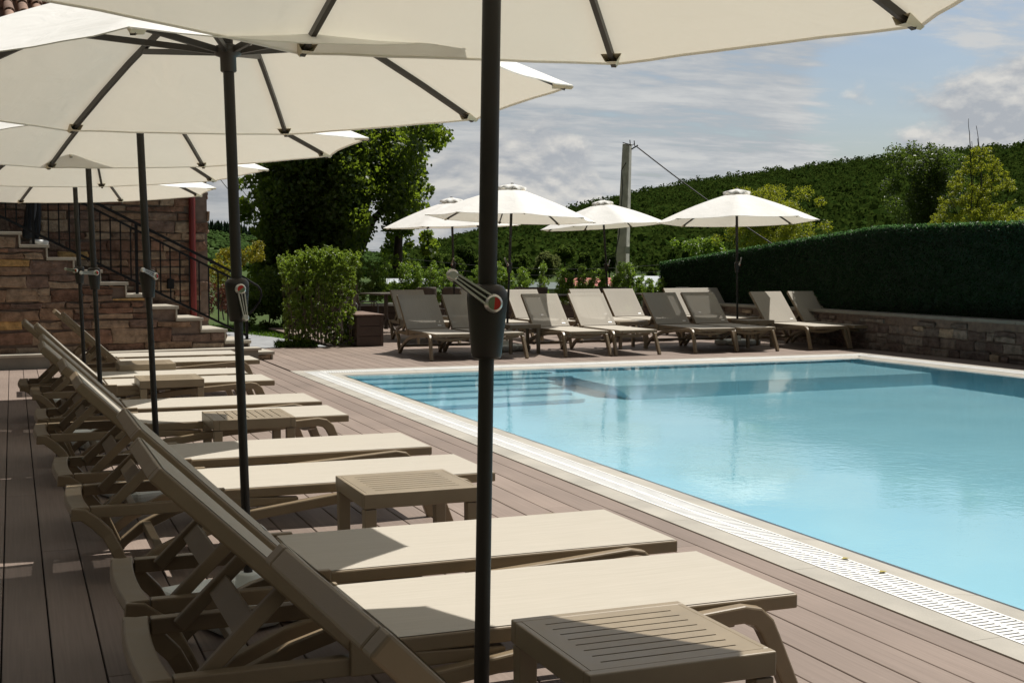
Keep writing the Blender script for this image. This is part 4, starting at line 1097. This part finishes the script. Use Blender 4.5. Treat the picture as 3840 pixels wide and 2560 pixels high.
# ------------------------------------------------------------------ valley trees (individual)
VT = [(1952,985,42,.9,0),(2054,985,62,1,1),(2118,952,50,1,0),(2190,978,42,1,0),(2285,985,48,1,2),(1900,1000,52,1,0),(1790,1000,60,1,0),(1690,985,55,1,0),(1625,975,48,1,0),(2160,1015,45,1,2),(2350,1010,46,1,2),(2445,1020,26,1,0),(1850,965,45,1,2),(1745,950,48,1,2),(2010,1015,40,1,0),(2230,1010,40,1,2)]
VTL = ['rounded light green tree in the valley left of the willow','broad pale willow in the valley, largest rounded crown','bright green tree just right of the pale willow','mid green tree left of the red roof trees','dark valley tree behind the thin umbrella pole','green valley tree beside the thin umbrella pole','green valley tree right behind the near pole','green valley tree left of the near pole','valley tree at the left foot of the wooded hill','low dark valley tree above the red roof','dark valley tree beside the concrete pole','small tree above the pale grey roof','dark tree above the shrubs behind the near pole','dark tree at the hill foot left of the near pole','low green tree below the willow','low dark tree right above the red roof']
VM = [leaf_mat('valley_leaf', [(.03,.055,.012),(.05,.08,.018),(.07,.10,.024)], .3, (.16,.24,.04), .9, .05), leaf_mat('willow_leaf', [(.06,.08,.03),(.08,.10,.04),(.10,.12,.045)], .3, (.22,.26,.08), .9, .05), leaf_mat('dark_valley_leaf', [(.018,.034,.010),(.028,.048,.012),(.04,.06,.016)], .3, (.10,.16,.03), .9, .05)]
for (sx_, sy_, rp, _, mi), lb in zip(VT, VTL):
    f = 215+random.uniform(-20,25); c0 = at(sx_, sy_, f); rr = rp/FPX*f
    t = empty('valley_tree', (c0.x,c0.y,c0.z-rr*2), 0, lb, 'tree', 'trees in the valley below the hill')
    lm = []
    for k in range(34):
        dd = RNG.normal(size=3); dd /= np.linalg.norm(dd); q = np.array(c0)+dd*rr*RNG.uniform(.25,.8)*np.array([1,1,.85]); r_ = rr*RNG.uniform(.2,.42); lm.append((q[0],q[1],q[2],r_,r_,r_*.85))
    pts, _d = shell_points(lm, 4200, .6, 1.2)
    o = leaf_object('crown', pts, rr*.17, VM[mi], aspect=.8, fold=False, up=.5); o.parent = t; o.matrix_parent_inverse = Matrix.Translation(t.location).inverted()
    b = MB(); b.tube([(c0.x,c0.y,c0.z-rr*2.6),(c0.x,c0.y,c0.z)], [rr*.09,rr*.05], 7); build_at(b, 'trunk', M_BARK, t)

# ------------------------------------------------------------------ near trees and shrubs
def plant(name, label, cat, lumps_px, f, n, size, mat, stems=(), stem_r=.03, aspect=.6, group=None, fdepth=1.0, droop=.3, up=.35, hollow=.5, smat=None, base=None, spread=1.1):
    """lumps_px: (sx, sy, r_px [, df]) photo-plane lumps at distance f, given real thickness"""
    L = []
    for q in lumps_px:
        df = q[3] if len(q) > 3 else 0
        c0 = at(q[0], q[1], f+df); r = q[2]/FPX*f; L.append((c0.x, c0.y, c0.z, r, r*fdepth, r))
    bx = base if base is not None else at(lumps_px[0][0], 978, f)
    t = empty(name, (bx.x, bx.y, 0), 0, label, cat, group)
    p, d = shell_points(L, n, hollow, spread)
    o = leaf_object('foliage' if cat != 'tree' else 'crown', p, size, mat, aspect=aspect, droop=droop, up=up); o.parent = t; o.matrix_parent_inverse = Matrix.Translation(t.location).inverted()
    b = MB()
    for s in stems:
        P_ = [at(a, b_, f+(c_ if len(s_)>2 else 0)) for s_ in [s] for (a, b_, c_) in s]
        for i in range(len(P_)-1): limb(b, P_[i], P_[i+1], stem_r*(1-.9*i/len(P_)), stem_r*(1-.9*(i+1)/len(P_)))
    if b.v: build_at(b, 'trunk' if cat == 'tree' else 'stem', smat or M_BARK, t)
    return t
# big dark linden
big = []
for (a, c_, r_) in [(960,700,45),(950,800,50),(1010,640,85),(1000,760,80),(1240,900,120),(1160,850,110),(1110,1000,100),(1230,1010,90),(1040,930,70),(1330,720,90),(1270,560,110),(1150,640,110),(1060,860,80),(1130,700,120),(1150,560,110),(1250,500,110),(1360,480,110),(1480,500,110),(1590,520,85),(1640,490,60),(1420,600,120),(1540,610,90),(1560,690,75),(1300,640,130),(1220,780,120),(1100,930,95),(1010,960,85),(1180,960,90),(1310,800,95),(1330,890,75),(1480,700,100),(1520,790,85),(1545,870,70),(1480,880,55),(1490,950,50),(1590,890,45),(1250,380,140),(1420,370,150),(1100,420,130),(1600,420,90),(1060,1060,95),(1170,1060,100),(1000,1080,70),(1300,960,60)]:
    for k in range(3): big.append((a+random.uniform(-38,38), c_+random.uniform(-38,38), r_*random.uniform(.4,.8), random.uniform(-1.5,1.1)))
    for k in range(2): big.append((a+random.uniform(-70,70), c_+random.uniform(-60,70), random.uniform(12,26), random.uniform(-1.3,.8)))
for k in range(60): big.append((random.uniform(1010,1360), random.uniform(520,900), random.uniform(45,85), random.uniform(-1.9,-.5)))
for k in range(40): big.append((random.uniform(1000,1300), random.uniform(850,1100), random.uniform(40,75), random.uniform(-1.6,.5)))
plant('linden_tree', 'big dark leafy linden tree behind the bright shrub, crown hidden by umbrellas', 'tree', big, 30, 100000, .110, L_BIG,
      stems=[[(1290,1200,0),(1335,960,0),(1375,760,0),(1400,560,.2)],[(1335,960,0),(1395,830,.2),(1500,720,.4)],[(1290,1180,0),(1230,900,.2),(1150,700,.3)],[(1375,760,0),(1320,600,-.3)],[(1120,1150,.2),(1130,900,.2),(1090,700,.3)],[(1490,1010,0),(1500,820,0)]], stem_r=.13, aspect=.85, droop=.8, hollow=.05, spread=1.3, fdepth=1.1, base=at(1290,1100,30))
# bright privet shrubs left of the planter box: three plants
for (cx_, cy_, lb, sd) in [(1115,1040,'bright green leafy shrub at the left of the clump beside the path',1),(1200,1025,'bright green shrub in the middle of the clump left of the planter box',2),(1280,1030,'bright green shrub touching the wooden planter box',3)]:
    lm = []
    for k in range(300):
        t = random.random(); dx_ = random.uniform(-56,56); lm.append((cx_+dx_*(1-.22*t), cy_-84+335*t+abs(cx_+dx_-1200)*.10, random.uniform(5,12)*(1-.3*t), random.uniform(-.5,.5)))
    for k in range(60):
        xx_ = cx_+random.uniform(-70,70); yy_ = cy_-random.uniform(20,92)+abs(xx_-1200)*.12
        for q_ in range(4): lm.append((xx_+q_*random.uniform(-4,4), yy_-q_*7, 6.0-q_, random.uniform(-.4,.4)))
    stx = []
    for k in range(26):
        a = random.uniform(-50,50); dz_ = random.uniform(-.3,.3); stx.append([(cx_+a, 1288+random.uniform(-6,6), dz_),(cx_+a*1.15+random.uniform(-9,9), 1180, dz_),(cx_+a*1.3+random.uniform(-16,16), 1060, dz_)])
    plant('shrub', lb, 'shrub', lm, 21.9, 14500, .050, L_SHRUB, stems=stx, stem_r=.006, aspect=.42, up=.6, droop=-.5, hollow=.0, smat=M_TWIG, group='bright shrubs beside the planter box', base=at(cx_,1290,21.9))
# row of young laurels along the long planter
random.seed(5)
LR = [(1345,955,60,1),(1400,985,46,1),(1452,985,48,1),(1512,985,50,1),(1565,990,46,1),(1622,985,48,1),(1672,1008,40,.8),(1725,1025,34,.6),(1790,1000,40,.8),(1868,985,46,1),(1905,1010,40,.9),(1962,1005,44,1),(2035,985,30,.7),(2108,1010,34,.8),(2140,1025,30,.7),(2180,1000,28,.7),(2222,1020,32,.7),(2262,1010,30,.7),(2310,1030,28,.7),(2335,985,34,.9),(2362,990,28,.9),(2400,1040,30,.7),(2440,1048,26,.7),(2480,1050,22,.6)]
for i, (cx_, top_, w_, dens) in enumerate(LR):
    lm = []; hgt = 1120-top_
    for k in range(int(34*dens)+6):
        t = random.random(); lm.append((cx_+random.gauss(0, w_*.42*(1-.5*t)), 1125-hgt*t, random.uniform(10,22)*(1-.4*t), random.uniform(-.3,.3)))
    for k in range(9): lm.append((cx_+random.uniform(-.45,.45)*w_, top_+random.uniform(-6,34), random.uniform(3,7), random.uniform(-.2,.2)))
    stx = [[(cx_+random.uniform(-6,6), 1150, 0),(cx_+random.uniform(-12,12), 1060, 0),(cx_+random.uniform(-.3,.3)*w_, top_+12, 0)] for k in range(4)]
    side = 'left' if cx_ < 1700 else ('behind the near pole' if cx_ < 1800 else ('middle' if cx_ < 2150 else 'right'))
    lb = ['tallest young laurel at the left end of the planter row','second young laurel from the left in the planter row','third young laurel from the left in the planter row','fourth young laurel from the left, above the first grey backrest','fifth young laurel from the left in the planter row','young laurel just left of the thin left umbrella pole','young laurel between the left umbrella pole and the near pole','small young laurel left of the near crank box','young laurel behind the near umbrella pole','leafy laurel left of the thin pole with the silver crank','leafy laurel at the thin pole with the silver crank','leafy laurel right of the thin pole with the silver crank','slender laurel in front of the pale willow','laurel at the left edge of the red roof','laurel in front of the left part of the red roof','slim laurel in front of the middle of the red roof','laurel covering the middle of the red roof','laurel left of the pole by the red roof','low laurel right of the pole by the red roof','upright laurel left of the concrete pole','upright laurel right of the concrete pole','laurel in front of the left part of the pale roof','small laurel in front of the pale roof','sparse twig laurel at the hedge end'][i]
    plant('young_laurel', lb, 'shrub', lm, 28.0, int(3000*dens)+500, .055, L_LAUREL, stems=stx, stem_r=.008, aspect=.40, up=.5, droop=-.9, hollow=.0, smat=M_TWIG, group='young laurels in the long planter', base=at(cx_,1100,28))
# low bushes behind the railing
lm = [(880+random.gauss(0,50), 1010+random.gauss(0,40), random.uniform(14,28), random.uniform(-.5,.5)) for k in range(30)]
plant('golden_bush', 'yellow green bush behind the stair railing', 'bush', lm, 26, 3600, .06, L_GOLD, aspect=.5, base=at(880,1150,26), stems=[[(880,1190,0),(870,1080,0)],[(890,1190,0),(910,1050,0)]], stem_r=.015)
lm = [(840+random.gauss(0,38), 1120+random.gauss(0,32), random.uniform(14,26), random.uniform(-.5,.5)) for k in range(26)]
plant('purple_bush', 'reddish leaved low bush on the lawn behind the railing', 'bush', lm, 25, 3000, .05, L_REDL, aspect=.5, base=at(840,1190,25), stems=[[(840,1200,0),(838,1110,0)]], stem_r=.015)
lm = [(1010+random.gauss(0,45), 1130+random.gauss(0,50), random.uniform(20,40), random.uniform(-.5,.5)) for k in range(30)]
plant('dark_bush', 'dark low bush under the linden tree', 'bush', lm, 28, 6000, .08, L_BIG, aspect=.6, base=at(1010,1200,28), stems=[[(1010,1210,0),(1010,1120,0)]], stem_r=.02)
# grass tuft at the shrub foot
n = 700; tp = np.array([list(at(RNG.uniform(1040,1180), 1283, 21.6)) for _ in range(n)]); tp[:,2] = .03; tp[:,1] += RNG.uniform(-.25,.25,n)
o = leaf_object('grass_tuft', tp, .2, L_GRASS, aspect=.10, up=-.1, droop=-2); tag(o, 'ragged tuft of grass at the foot of the bright shrubs', 'grass', kind='stuff')
# trees behind the hedge
random.seed(9)
lm = [(3475+random.gauss(0,58), 700+random.uniform(-125,220), random.uniform(20,50), random.uniform(-.8,.8)) for k in range(120)] + [(3500+random.uniform(-70,60), 560+random.uniform(-10,40), random.uniform(10,20), 0) for k in range(9)]
plant('dark_tree', 'dark green tree rising behind the hedge near the right edge', 'tree', lm, 31, 26000, .075, L_DARKT, stems=[[(3480,1000,0),(3475,760,0),(3490,600,0)],[(3475,800,0),(3420,690,.2)],[(3478,760,0),(3540,650,-.2)]], stem_r=.06, aspect=.5, base=at(3480,1050,31))
lm = []
for k in range(240):
    t = random.random()**1.2; lm.append((3680+random.uniform(-1,1)*(185*(1-t)**.8+18), 850-300*t, random.uniform(8,26)*(1-.5*t), random.uniform(-.6,.6)))
plant('yellow_green_tree', 'loose yellow green sapling tree with bare whips above the hedge at right', 'tree', lm, 27, 17000, .055, L_YEL,
      stems=[[(3640,1000,0),(3648,700,0),(3644,530,0)],[(3655,1000,.1),(3680,700,.1),(3665,520,.1)],[(3630,1000,0),(3600,820,0),(3560,740,0)],[(3660,1000,0),(3745,800,0),(3790,720,0)],[(3650,980,0),(3720,680,.2),(3730,560,.2)],[(3645,700,0),(3640,560,0),(3636,500,0),(3632,445,0)],[(3680,700,.1),(3672,580,.1),(3661,472,.1)]], stem_r=.014, aspect=.42, base=at(3650,1050,27), hollow=.1)
lm = [(2880+random.gauss(0,75), 800+random.uniform(-85,130), random.uniform(16,40), random.uniform(-.8,.8)) for k in range(110)] + [(2990+random.gauss(0,40), 820+random.uniform(-40,80), random.uniform(14,26), 0) for k in range(20)]
plant('ash_tree', 'yellow green tree behind the rightmost umbrella, above the hedge', 'tree', lm, 34, 20000, .068, L_YEL, stems=[[(2890,1050,0),(2885,850,0),(2900,740,0)],[(2885,870,0),(2980,800,.2)]], stem_r=.05, aspect=.4, base=at(2890,1080,34))
lm = [(2640+random.gauss(0,40), 935+random.uniform(-30,60), random.uniform(14,26), random.uniform(-.5,.5)) for k in range(30)]
plant('low_tree', 'low green tree above the left end of the hedge', 'tree', lm, 36, 4500, .08, L_LAUREL, stems=[[(2640,1080,0),(2640,950,0)]], stem_r=.04, aspect=.45, base=at(2640,1080,36))
# two fallen leaves on the grate
for (x, y, lb) in ((3.735,5.085,'small yellow leaf lying on the pool gutter, the rounder one'),(3.735,4.80,'small yellow leaf lying on the pool gutter, the flatter one nearer')):
    b = MB(); b.add([(x-.025,y,.010),(x,y-.016,.014),(x+.028,y+.004,.010),(x,y+.018,.013)], [(0,1,2),(0,2,3)])
    o = b.build('fallen_leaf', simple('fallen_leaf_yellow', (.32,.26,.03), .6)); tag(o, lb, 'leaf', 'fallen leaves on the gutter')

# ------------------------------------------------------------------ LIGHT, SKY, CAMERA
kx, ky = .45, .16
sun_dir = Vector((kx, ky, 1)).normalized()
elev = math.asin(sun_dir.z); azim = math.atan2(sun_dir.x, sun_dir.y)
ld = bpy.data.lights.new('sun', 'SUN'); ld.energy = 5.0; ld.angle = R(.5); ld.color = (1,.955,.88)
lo = bpy.data.objects.new('sun', ld); C.objects.link(lo); lo.rotation_euler = sun_dir.to_track_quat('Z', 'Y').to_euler(); lo.location = (0,0,30)
try: ld.cycles.is_caustics_light = True
except Exception as ex: print('caustics light', ex)
w = bpy.data.worlds.new('World'); scene.world = w; w.use_nodes = True; nt = w.node_tree; nt.nodes.clear()
def wn(t, **kw):
    n_ = nt.nodes.new('ShaderNode'+t)
    for k, v in kw.items():
        if k.startswith('in_'):
            key = k[3:]; key = int(key) if key.isdigit() else key.replace('_',' '); n_.inputs[key].default_value = v
        else: setattr(n_, k, v)
    return n_
wl = nt.links.new
sky = wn('TexSky', sky_type='NISHITA'); sky.sun_disc = False; sky.sun_elevation = elev; sky.sun_rotation = azim; sky.air_density = 1.0; sky.dust_density = 2.0; sky.ozone_density = 1.0
tc = wn('TexCoord'); sep = wn('SeparateXYZ'); wl(tc.outputs['Generated'], sep.inputs[0])
def wmath(op, a, b_=None, v=None):
    m_ = wn('Math', operation=op); wl(a, m_.inputs[0])
    if b_ is not None: wl(b_, m_.inputs[1])
    elif v is not None: m_.inputs[1].default_value = v
    return m_.outputs[0]
def spot(sx_, sy_, half):
    d_ = (at(sx_, sy_, 1)-Vector((0,0,CAM_H))).normalized(); q = wn('VectorMath', operation='DOT_PRODUCT'); q.inputs[1].default_value = d_; wl(tc.outputs['Generated'], q.inputs[0])
    mr_ = wn('MapRange', in_1=math.cos(R(half)), in_2=1.0, in_3=0.0, in_4=1.0); mr_.interpolation_type = 'SMOOTHSTEP'; wl(q.outputs['Value'], mr_.inputs[0]); return mr_.outputs[0]
az_ = wmath('ADD', wmath('MAXIMUM', sep.outputs['Z'], v=0.0), v=.10)
cmb = wn('CombineXYZ'); wl(wmath('DIVIDE', sep.outputs['X'], az_), cmb.inputs[0]); wl(wmath('DIVIDE', sep.outputs['Y'], az_), cmb.inputs[1])
mp = wn('Mapping'); mp.inputs['Location'].default_value = (1.3,.4,.2); mp.inputs['Rotation'].default_value = (0,0,.5); mp.inputs['Scale'].default_value = (.55,1.0,1); wl(cmb.outputs[0], mp.inputs[0])
n1 = wn('TexNoise', in_Scale=1.9, in_Detail=11.0, in_Roughness=.6, in_Distortion=.35); wl(mp.outputs[0], n1.inputs['Vector'])
gap = wmath('ADD', wmath('MULTIPLY', spot(3330,430,4.5), v=.20), wmath('MULTIPLY', spot(3700,130,6), v=.10))
n4 = wn('TexNoise', in_Scale=6.5, in_Detail=9.0, in_Roughness=.6, in_Distortion=.2); wl(mp.outputs[0], n4.inputs['Vector'])
nmix = wmath('ADD', wmath('MULTIPLY', n1.outputs['Fac'], v=.62), wmath('MULTIPLY', n4.outputs['Fac'], v=.38))
n1c = wmath('SUBTRACT', nmix, gap)
cov = wn('MapRange', in_1=.34, in_2=.50, in_3=.06, in_4=.97); cov.interpolation_type = 'SMOOTHSTEP'; wl(n1c, cov.inputs[0])
# cumulus banks low over the hills, lit on their upper edges
def cumulus(dz):
    mp2 = wn('Mapping'); mp2.inputs['Scale'].default_value = (7,7,13); mp2.inputs['Location'].default_value = (.35,.2,.1-dz*13); wl(tc.outputs['Generated'], mp2.inputs[0])
    n_ = wn('TexNoise', in_Scale=1.0, in_Detail=11.0, in_Roughness=.56, in_Distortion=.15); wl(mp2.outputs[0], n_.inputs['Vector']); return n_.outputs['Fac']
c0_, c1_ = cumulus(0), cumulus(-.006)
lowm = wn('MapRange', in_1=.0, in_2=.22, in_3=.06, in_4=-.22); wl(sep.outputs['Z'], lowm.inputs[0])
bank = wmath('ADD', wmath('MULTIPLY', spot(3800,600,6.0), v=.24), wmath('ADD', wmath('MULTIPLY', spot(2020,690,4.2), v=.20), wmath('MULTIPLY', spot(1680,760,3.2), v=.14)))
dens = wmath('ADD', wmath('ADD', c0_, lowm.outputs[0]), bank)
cov2 = wn('MapRange', in_1=.52, in_2=.62, in_3=0.0, in_4=.95); cov2.interpolation_type = 'SMOOTHSTEP'; wl(dens, cov2.inputs[0])
relief = wn('MapRange', in_1=-.05, in_2=.055, in_3=0.0, in_4=1.0); wl(wmath('SUBTRACT', c0_, c1_), relief.inputs[0])
cc = wn('ValToRGB'); cr = cc.color_ramp; cr.elements[0].position = .15; cr.elements[0].color = (4.1,4.35,4.7,1); cr.elements[1].position = .95; cr.elements[1].color = (6.9,6.75,6.4,1); wl(relief.outputs[0], cc.inputs[0])
ct = wn('ValToRGB'); cr = ct.color_ramp; cr.elements[0].position = .38; cr.elements[0].color = (3.3,3.7,4.2,1); cr.elements[1].position = .57; cr.elements[1].color = (5.9,6.0,6.0,1); wl(nmix, ct.inputs[0])
m1 = wn('MixRGB'); wl(cov.outputs[0], m1.inputs[0]); wl(sky.outputs[0], m1.inputs[1]); wl(ct.outputs[0], m1.inputs[2])
m2 = wn('MixRGB'); wl(cov2.outputs[0], m2.inputs[0]); wl(m1.outputs[0], m2.inputs[1]); wl(cc.outputs[0], m2.inputs[2])
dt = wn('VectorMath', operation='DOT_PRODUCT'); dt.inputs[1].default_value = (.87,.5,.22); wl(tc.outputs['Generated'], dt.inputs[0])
dk = wn('MapRange', in_1=-.30, in_2=.85, in_3=.12, in_4=.95); wl(dt.outputs['Value'], dk.inputs[0])  # added dimming of the unseen sky behind and left, to weaken ambient light
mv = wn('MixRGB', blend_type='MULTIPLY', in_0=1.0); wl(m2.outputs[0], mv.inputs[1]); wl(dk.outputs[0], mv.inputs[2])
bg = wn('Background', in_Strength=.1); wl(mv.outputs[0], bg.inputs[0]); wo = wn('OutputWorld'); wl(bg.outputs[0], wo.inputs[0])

cd = bpy.data.cameras.new('camera'); cam = bpy.data.objects.new('camera', cd); C.objects.link(cam)
cam.location = (0,0,CAM_H); cam.rotation_euler = (PI/2-PITCH, 0, -YAW); cd.sensor_width = 36; cd.sensor_fit = 'HORIZONTAL'; cd.lens = FPX/3840*36; cd.clip_end = 6000; cd.clip_start = .05
scene.camera = cam
scene.view_settings.view_transform = 'Standard'; scene.view_settings.look = 'None'; scene.view_settings.exposure = .1; scene.view_settings.gamma = 1
scene.render.engine = 'CYCLES'
cy = scene.cycles; cy.max_bounces = 12; cy.transmission_bounces = 8; cy.transparent_max_bounces = 16; cy.diffuse_bounces = 5; cy.glossy_bounces = 4; cy.use_denoising = True; cy.sample_clamp_indirect = 6; cy.caustics_refractive = True; cy.caustics_reflective = False
